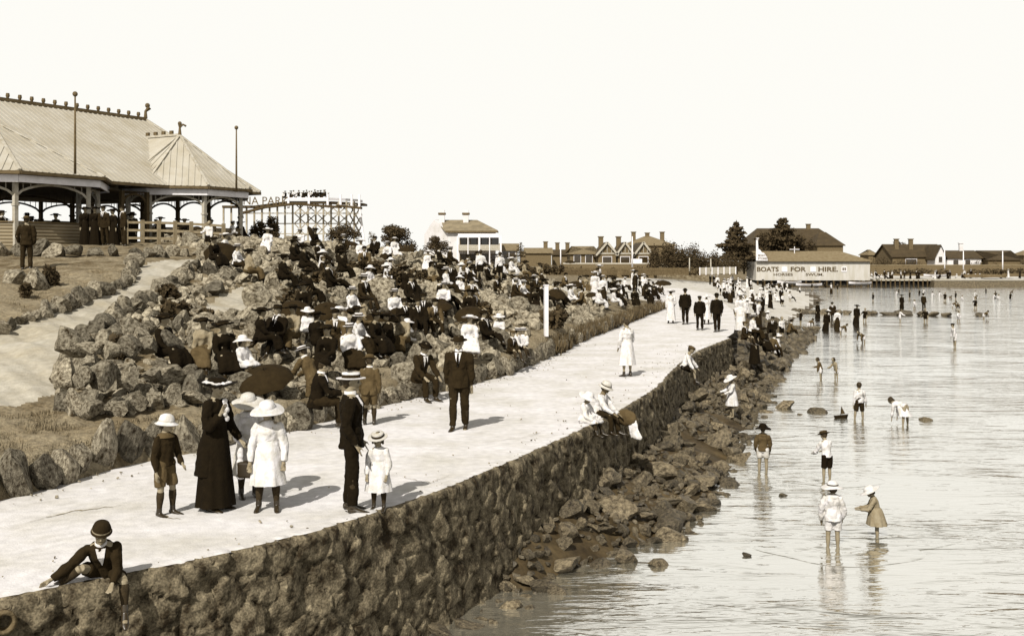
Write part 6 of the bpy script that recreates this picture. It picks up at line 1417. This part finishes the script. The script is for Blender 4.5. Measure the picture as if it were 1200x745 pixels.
prof = [(0, 0), (2.1, 0), (2.0, .5), (1.75, 1.0), (1.4, 1.38), (1.0, 1.5), (.75, 1.9), (.4, 2.1), (.3, 3.7), (0, 3.7)]
m.prism([(xa - .15 + x, -.75, z1 + z) for x, z in prof], (0, .2, 0)); sgn = m.build('parapet_sign', M_PW, bs)
m = MB(); m.bar((xa + .1, -.65, z1 + 3.6), (xa + .1, -.65, z1 + 4.0), .2); m.box((xa + .1, -.65, z1 + 4.0), (.5, .4, .12)); m.build('parapet_finial', M_PW, bs)
def letters(txt, px0, px1, pyb, hpx, bold=.015, m_=M_TRIM, dy=-.04, parent=bs, off=bo_, YY=YS):
    me, wd = text_mesh(txt, hpx / F * YY / .72, .012, bold); W = (px1 - px0) / F * YY; s = W / wd
    for v in me.vertices: v.co.x *= s
    me.materials.append(m_); o = obj('lettering', me, parent); o.rotation_euler = (R(90), 0, 0); q = at(px0, pyb, YY) - off; o.location = (q.x, dy, q.z); return o
M_LET = mat('sign_paint', .05, .08, scale=3)
letters('BOATS', 887, 912.5, 318, 5.4, .03, M_LET); letters('FOR', 926.5, 944.5, 318, 5.4, .03, M_LET); letters('HIRE.', 959, 982, 318, 5.4, .03, M_LET)
letters('HORSES', 906.5, 929, 323, 3.0, .01, M_LET); letters('SWUM.', 944, 965, 323, 3.0, .01, M_LET)
letters('BOATS', 887.5, 897.5, 300.5, 2.6, .01, M_LET, -.77); letters('STORED', 887.2, 899.5, 304.2, 2.6, .01, M_LET, -.77)
for px, w_ in ((916, 6.5), (949.5, 6.5), (986, 6)):
    m = MB(); q = Bp(px, 315.5); m.box((q.x + w_ / 2 / F * YS, -.05, q.z), (w_ / F * YS, .1, 6 / F * YS)); f = m.build('window', M_PW, bs)
    if px == 986:
        m = MB(); 
        for k in (-.18, .18): m.box((q.x + w_ / 2 / F * YS + k, -.12, q.z + .05), (.24, .04, .5))
        m.build('pane', M_LET, f)
for i in range(17):
    x = xa + .3 + (xb_ - xa - .6) * i / 16; m = MB(); m.box((x, .1, (zf - 3) / 2), (.24, .24, zf + 3)); m.build('pile', M_TIMB, bs)
m = MB(); m.box(((xa + xb_) / 2, 6.5, -.9), (xb_ - xa, .2, 2.6)); m.build('underfloor_shade_sheet', M_TIMB, bs)  # dark backdrop sheet standing in for the shade under the shed floor
m = MB(); q = Bp(936, 292); m.bar((q.x - .9, 3, q.z), (q.x + .9, 3, q.z), .12); m.bar((q.x, 3, q.z - .8), (q.x, 3, q.z + .5), .12); m.build('roof_vane', M_PW, bs)
# jetty running right from the shed
jt = empty('jetty', at(1022, 331, YS), 0, 'long low timber jetty running right from the boat shed', 'jetty'); jo = V(jt.location)
xe = at(1125, 331, YS).x - jo.x; zd = at(0, 328, YS).z - jo.z; MB().box((xe / 2, 2, zd), (xe, 4, .3)).build('deck', M_POST, jt)
for i in range(20): MB().box((xe * i / 19, .1, zd / 2 - 1.2), (.22, .22, zd + 2.4)).build('pile', M_TIMB, jt)
MB().box((xe / 2, 3.9, -.7), (xe, .15, 2.2)).build('breastwork', M_TIMB, jt)
sw = empty('shore_wall', at(1095, 336, 196.5), 0, 'dark low stone embankment along the right hand shore', 'wall'); so2 = V(sw.location); xe = at(1240, 336, 196.5).x - so2.x
MB().box((xe / 2, 1.2, .35), (xe, 2.4, 1.5)).build('embankment', M_SHORE, sw); MB().box((xe / 2, 1.2, 1.15), (xe, 2.6, .12)).build('coping', M_POST, sw)
# upturned boats and people on the jetty and shore
def rowboat(p, rz, up, label, L_=4.2, tone=M_PW, group=None):
    root = empty('rowing_boat', p, rz, label, 'rowing boat', group); m = MB(); secs = []
    for i in range(9):
        t_ = i / 8 * 2 - 1; w_ = .72 * (1 - abs(t_) ** 2.4) + .03; secs.append([(t_ * L_ / 2, w_ * sx_, .55 * (1 - dz) + .12 * t_ * t_) for sx_, dz in ((-1, 0), (-.85, .55), (-.4, .95), (.4, .95), (.85, .55), (1, 0))])
    vs = [v for s in secs for v in s]; fs = [(i * 6 + k, i * 6 + k + 1, (i + 1) * 6 + k + 1, (i + 1) * 6 + k) for i in range(8) for k in range(5)]
    m.add(vs, fs); h_ = m.build('hull', tone, root, True)
    for x in (-1.0, 0, 1.0): MB().box((x, 0, .42), (.25, 1.2, .04)).build('thwart', M_POST, root)
    for sg_ in (1, -1): MB().tube([(s[0][0], s[5][1] * sg_ if sg_ > 0 else s[0][1], s[0][2]) for s in secs], .03, 5).build('gunwale', M_TRIM, root)
    if up: root.rotation_euler = (math.pi, 0, rz); root.location.z += .6
    return root
for i, (px, py, Y, rz, up, lb) in enumerate(((925, 333, 188, 5, False, 'pale rowing boat drawn up before the lettered shed wall, left'), (948, 336, 182, -6, False, 'pale rowing boat lying in front of the shed piles'), (1008, 334, 190, 10, False, 'rowing boat moored by the right corner of the shed'),
        (1140, 325, 200, 4, True, 'upturned dark boat on the right hand embankment'), (1165, 325, 200, -4, True, 'second upturned boat on the embankment'), (1188, 324, 201, 6, True, 'third upturned boat at the right edge'), (1096, 325, 201, 0, False, 'boat on the jetty end'))):
    rowboat(at(px, py, Y), R(rz), up, lb, tone=M_PW if not up else M_TRIM)
for n_, (x0_, x1_, yb, Y, wh) in enumerate(((1022, 1060, 327, 199, 'on the jetty beside the boat shed'), (1060, 1120, 327, 199, 'on the outer jetty'), (1120, 1200, 327, 199, 'on the right hand embankment'))):
    for i in range(11):
        k_ = random.choice(['Ww', 'Wd', 'Mb', 'Mf', 'Wb', 'gw', 'wk', 'mb', 'Gw']); p = at(random.uniform(x0_, x1_), yb, Y + random.uniform(0, 2)); p.z += .15 if n_ == 2 else .0
        person(k_, p, random.uniform(100, 260), T[k_][1] + ' ' + wh, 'people ' + wh, 1.0, True)
for px, lb, k_ in ((1021, 'man in white shirt sitting on the corner of the boat shed deck', 'bw'), (1027, 'dark figure at the corner of the boat shed', 'mf')): person(k_, at(px, 325.5, 197.5), 150, lb, None, 1.2, True)
# ------------------------------------------------------------------ trees, shrubs, tufts
M_LEAF = mat('foliage', .014, .06, scale=1.5, rough=.8, fine=.3, contrast=(.3, .7)); M_LEAF2 = mat('scrub', .03, .11, scale=1.2, rough=.85, fine=.3); M_BARK = mat('bark', .05, .1, scale=8, stretch=(1, 1, .2))
def leaves(clumps, n, size, seed, flatz=1.0):
    """leaf-sized faces spread through a set of ellipsoid clumps (centre, radii)"""
    r = np.random.default_rng(seed); vol = np.array([c[1][0] * c[1][1] * c[1][2] for c in clumps]) ** .7; pick = r.choice(len(clumps), n, p=vol / vol.sum())
    C_ = np.array([c[0] for c in clumps])[pick]; Rr = np.array([c[1] for c in clumps])[pick]
    d = r.normal(size=(n, 3)); d /= np.linalg.norm(d, axis=1)[:, None]; rad = r.random(n) ** .33 * (1 + .18 * r.normal(size=n)); P_ = C_ + d * Rr * rad[:, None]
    a = r.normal(size=(n, 3)); a[:, 2] *= flatz; a /= np.linalg.norm(a, axis=1)[:, None]; b = np.cross(a, r.normal(size=(n, 3))); b /= np.linalg.norm(b, axis=1)[:, None]
    s = size * r.uniform(.5, 1.3, n)[:, None]; vs = np.concatenate([P_ - a * s, P_ + b * s * .5, P_ + a * s, P_ - b * s * .5], 1).reshape(-1, 3)
    return vs.tolist(), [(4 * i, 4 * i + 1, 4 * i + 2, 4 * i + 3) for i in range(n)]
def tree(name, px, pyb, pyt, wpx, Y, label, kind='round', n=2200, tone=None, cat='tree', group=None, gzz=None):
    b = at(px, pyb, Y); H_ = (pyb - pyt) / F * Y; W = wpx / F * Y / 2; root = empty(name, b, random.uniform(0, 6), label, cat, group); rr = random.Random(px * 7 + pyb)
    cl = []; tm = MB()
    if kind == 'round':
        for i in range(14):
            a = rr.uniform(0, 6.28); q = rr.uniform(.1, .75); z = H_ * rr.uniform(.35, .85); f = math.sqrt(max(.1, 1 - ((z / H_ - .5) / .55) ** 2)); c_ = (math.cos(a) * q * W * f, math.sin(a) * q * W * f, z); cl.append((c_, (W * rr.uniform(.22, .4),) * 2 + (H_ * rr.uniform(.1, .18),)))
            tm.tube([(0, 0, H_ * .2), (c_[0] * .5, c_[1] * .5, z * .7), c_], [W * .05, W * .03, W * .01], 5)
        tm.tube([(0, 0, -.5), (0, 0, H_ * .3), (0, 0, H_ * .7)], [W * .09, W * .07, W * .03], 7)
    elif kind == 'tier':
        for i in range(9):
            z = H_ * (.22 + .085 * i); w_ = W * (1.0 - .012 * i * i) * rr.uniform(.62, 1.08)
            for k in range(6):
                a = k * 1.05 + i * .5 + rr.uniform(-.2, .2); q = w_ * rr.uniform(.45, .7); c_ = (math.cos(a) * q, math.sin(a) * q, z + .06 * H_); cl.append((c_, (w_ * .42, w_ * .42, H_ * rr.uniform(.025, .045)))); tm.tube([(0, 0, z), c_], [W * .03, W * .012], 5)
        cl.append(((0, 0, H_ * .97), (W * .15, W * .15, H_ * .05)))
        tm.tube([(0, 0, -.5), (0, 0, H_ * .5), (0, 0, H_ * .98)], [W * .08, W * .06, W * .02], 7)
    elif kind == 'hedge':
        for i in range(26):
            x = rr.uniform(-1, 1) * W; h_ = H_ * rr.uniform(.5, .92) * (1 - .25 * abs(x / W)); cl.append(((x, rr.uniform(-1, 1) * min(W, 3), h_ * .5), (W * .2, 2, h_ * .5)))
        tm.tube([(0, 0, -.5), (0, 0, H_ * .6)], [.2, .1], 6); root.rotation_euler.z = 0
    else:
        for i in range(12):
            a = rr.uniform(0, 6.28); q = rr.uniform(0, .65) * W; cl.append(((math.cos(a) * q, math.sin(a) * q, H_ * rr.uniform(.25, .75)), (W * .35, W * .35, H_ * .28)))
        for i in range(5): a = i * 1.3; tm.tube([(0, 0, -.1), (math.cos(a) * W * .4, math.sin(a) * W * .4, H_ * .6)], [.04, .015], 5)
    vs, fs = leaves(cl, n, max(.05, .034 * H_) * (1.2 if kind == 'tier' else 1), px)
    MB().add(vs, fs).build('crown', tone or M_LEAF, root, False, False); tm.build('trunk', M_BARK, root, True)
    return root
tree('shrub', 312, 300, 252, 36, 55, 'dark bushy shrub on the crest at the right end of the shelter', n=2600, cat='shrub')
tree('shrub', 297, 292, 262, 16, 56, 'thin pale leaved bush behind the dark crest shrub', n=600, tone=M_LEAF2, cat='shrub')
tree('shrub', 402, 298, 262, 46, 70, 'domed dark bush below the scenic railway', n=3400, cat='shrub')
tree('broad_tree', 464, 308, 262, 68, 95, 'broad dark tree left of the white villa', n=5200); tree('broad_tree', 512, 306, 275, 36, 120, 'smaller dark tree against the villa gable', n=2600); tree('sapling', 437, 297, 270, 14, 110, 'thin pale tree between the dome bush and the broad dark tree', n=260, tone=M_LEAF2)
tree('low_tree', 600, 312, 296, 26, 180, 'low scrubby tree right of the villa', n=900); tree('palm_like_tree', 610, 306, 284, 16, 190, 'ragged dark tree beside the cottage right of the villa', 'tier', n=500)
tree('pine', 785, 318, 276, 48, 190, 'left dark pine of the dense clump right of the terrace', 'hedge', n=5600); tree('pine', 815, 318, 279, 44, 192, 'middle dark pine of the dense clump', 'hedge', n=5200); tree('pine', 845, 318, 291, 44, 196, 'low right tree of the dense pine clump', 'hedge', n=4000); tree('pine', 872, 318, 298, 40, 205, 'low dark trees under the layered tree', 'hedge', n=3500)
tree('layered_cypress', 863, 318, 261, 46, 200, 'tall tree with flat layered branches left of the boat shed', 'tier', n=5600); tree('cypress', 917, 318, 257, 60, 215, 'broad dark cypress behind the boat shed gable', 'tier', n=5600); tree('cypress', 905, 318, 270, 44, 222, 'rounder dark tree filling in behind the broad cypress', n=3200)
tree('cypress', 940, 318, 272, 30, 218, 'dark tree lapping over the big roof behind the shed', n=1800)
tree('pine', 1052, 312, 281, 22, 262, 'dark tree at the left end of the chimneyed villa', n=1200)
for i, (px, w_, t_) in enumerate(((1000, 30, 300), (1030, 46, 296), (1062, 30, 298), (1150, 26, 300), (1208, 24, 299), (690, 30, 300))):
    tree('hedge_trees', px, 318, t_, w_, 236 if i < 5 else 225, ('dark hedge right behind the boat shed corner', 'long dark hedge between shed and chimneyed villa', 'dark hedge in front of the chimneyed villa', 'hedge between the low house and the pyramid roof', 'hedge at the far right shore', 'hedge behind the brick garden wall')[i], 'hedge', n=2200)
# dark scrub bank along the foot of the houses
def scrub_strip(name, x0, x1, y0, y1, Y, n, label, tone=M_LEAF):
    a = at(x0, y0, Y); cl = []
    for i in range(40): x = random.uniform(x0, x1); h_ = random.uniform(.5, 1.0) * (y0 - y1) / F * Y; p = at(x, y0, Y + random.uniform(-1.5, 1.5)) - a; cl.append(((p.x, p.y, h_ * .45), ((x1 - x0) / F * Y * .03, 1.2, h_ * .5)))
    vs, fs = leaves(cl, n, .28, x0); o = MB().add(vs, fs).build(name, tone, None, False, False); o.location = a; tag(o, label, 'scrub', kind='stuff')
scrub_strip('scrub', 600, 760, 324, 312, 172, 6000, 'dark scrub along the bank before the brick terrace'); scrub_strip('scrub', 760, 822, 321, 313, 176, 2000, 'scrub below the pine clump', M_LEAF2)
scrub_strip('scrub', 560, 660, 320, 309, 130, 3500, 'scrub on the rise between villa and terrace')
scrub_strip('scrub', 1040, 1215, 320, 314, 215, 4000, 'low scrub along the right hand shore', M_LEAF2)
# low shrubs tucked among the rocks
for i, (px, py, w_, h_, lb) in enumerate(((138, 425, 26, 22, 'dark prickly bush growing on the near rockery bank'), (205, 378, 34, 20, 'low dark plants beside the sandy terrace'), (195, 352, 24, 14, 'low plants on the right of the sloping path'), (380, 335, 60, 16, 'spreading dark ground shrub high on the rockery'), (470, 340, 44, 22, 'dark shrub midway up the rockery'),
        (350, 372, 46, 30, 'dark shrub in the deep hollow of the rockery'), (330, 330, 30, 14, 'small shrub below the crest'), (440, 325, 34, 14, 'shrub below the group on the crest'), (60, 335, 16, 18, 'dark bush between boulders on the upper lawn'), (420, 322, 30, 12, 'thin shrub on the crest right of centre'), (500, 335, 40, 14, 'shrub behind the small umbrellas'),
        (610, 335, 40, 10, 'low shrub right of the two children in white shirts'), (560, 372, 26, 14, 'shrub behind the kneeling girl'), (645, 384, 40, 18, 'tussocks around the foot of the white post'), (240, 375, 20, 10, 'small plant at the terrace edge'), (30, 348, 10, 12, 'small plant against the left boulder'))):
    h = hit(px, py); Y = h.y; a = h; root = empty('low_shrub', h, random.uniform(0, 6), lb, 'shrub'); W = w_ / F * Y / 2; H_ = h_ / F * Y * 1.5
    cl = [((random.uniform(-.7, .7) * W, random.uniform(-.7, .7) * W, H_ * random.uniform(.2, .6)), (W * .4, W * .4, H_ * .35)) for _ in range(10)]
    vs, fs = leaves(cl, 700, .07 + Y * .0012, px); MB().add(vs, fs).build('foliage', M_LEAF, root, False, False); MB().tube([(0, 0, -.05), (0, 0, H_ * .5)], [.03, .01], 5).build('stem', M_BARK, root)
# spiky tufts over the border stones at the far end and short grass on the lawns
def blades(pts, hgt, wd, seed, m_, name, label, lean=.35, per=14):
    r = np.random.default_rng(seed); vs = []; fs = []
    for (x, y, z) in pts:
        for _ in range(per):
            a = r.uniform(0, 6.28); q = r.uniform(0, .12); bx_, by_ = x + math.cos(a) * q, y + math.sin(a) * q; h_ = hgt * r.uniform(.5, 1.15); l = lean * h_ * r.random(); t_ = r.uniform(0, 6.28); k = len(vs)
            vs += [(bx_ - math.cos(t_) * wd, by_ - math.sin(t_) * wd, z - .03), (bx_ + math.cos(t_) * wd, by_ + math.sin(t_) * wd, z - .03), (bx_ + math.cos(a) * l, by_ + math.sin(a) * l, z + h_)]; fs.append((k, k + 1, k + 2))
    o = MB().add(vs, fs).build(name, m_, None, False, False); return tag(o, label, 'grass', kind='stuff')
P_ = []
for p, d in line_pts([(x, y) for x, y in zip(BX, BY) if 29 < y < 70], .11):
    for _ in range(2): P_.append((p.x - random.uniform(0, .55), p.y + random.uniform(-.1, .1), random.uniform(0, .28)))
blades(P_, .42, .022, 3, M_LEAF2, 'border_grass', 'dark spiky grass growing over the border stones', .5, 9)
P_ = []
def lawnpts(poly, n, out):
    xs = [p[0] for p in poly]; ys = [p[1] for p in poly]
    c_ = 0
    while c_ < n:
        X = rng.uniform(min(xs), max(xs), 400); Yv = rng.uniform(min(ys), max(ys), 400); k = inpoly(poly, X, Yv); X, Yv = X[k], Yv[k]; Z = ground(X, Yv)
        out += list(zip(X, Yv, Z)); c_ += max(1, len(X))
for pl_, n in ((LAWN1, 1500), (LAWN2, 700), (LAWN4, 500), (LAWN3, 400)): lawnpts(pl_, n, P_)
blades(P_, .04, .010, 5, M_LAWN, 'lawn_grass', 'short dry grass on the strips of lawn', .8, 5)
# remove templates nobody used
for k_, t in T.items():
    if not t[2]:
        for c in list(t[0].children_recursive): bpy.data.objects.remove(c)
        bpy.data.objects.remove(t[0])

# people past the three hundred that show largest: one distant crowd
folk = [o for o in COL.objects if o.name.split('.')[0] == 'person' and o.parent is None and o.get('category') == 'person']
bpy.context.view_layer.update()
flat_ = sorted([o for o in folk if o.type == 'MESH'], key=lambda o: -o.location.y * (1.6 if 'sitting' in o['label'] or 'seated' in o['label'] else 1))
extra = flat_[:max(0, len(folk) - 292)]
if extra:
    V_ = []; F_ = []; MI = []; mats = []
    for o in extra:
        k = len(V_); V_.extend([tuple(o.matrix_world @ v.co) for v in o.data.vertices]); mi = []
        for m_ in o.data.materials:
            if m_ not in mats: mats.append(m_)
            mi.append(mats.index(m_))
        for p_ in o.data.polygons: F_.append([i + k for i in p_.vertices]); MI.append(mi[p_.material_index])
        bpy.data.objects.remove(o)
    me = bpy.data.meshes.new('distant_crowd'); me.from_pydata(V_, [], F_)
    for m_ in mats: me.materials.append(m_)
    me.polygons.foreach_set('material_index', MI); me.polygons.foreach_set('use_smooth', [True] * len(F_))
    tag(obj('distant_crowd', me), 'farthest tiny people on the jetty, beach and railway', 'crowd', kind='stuff')
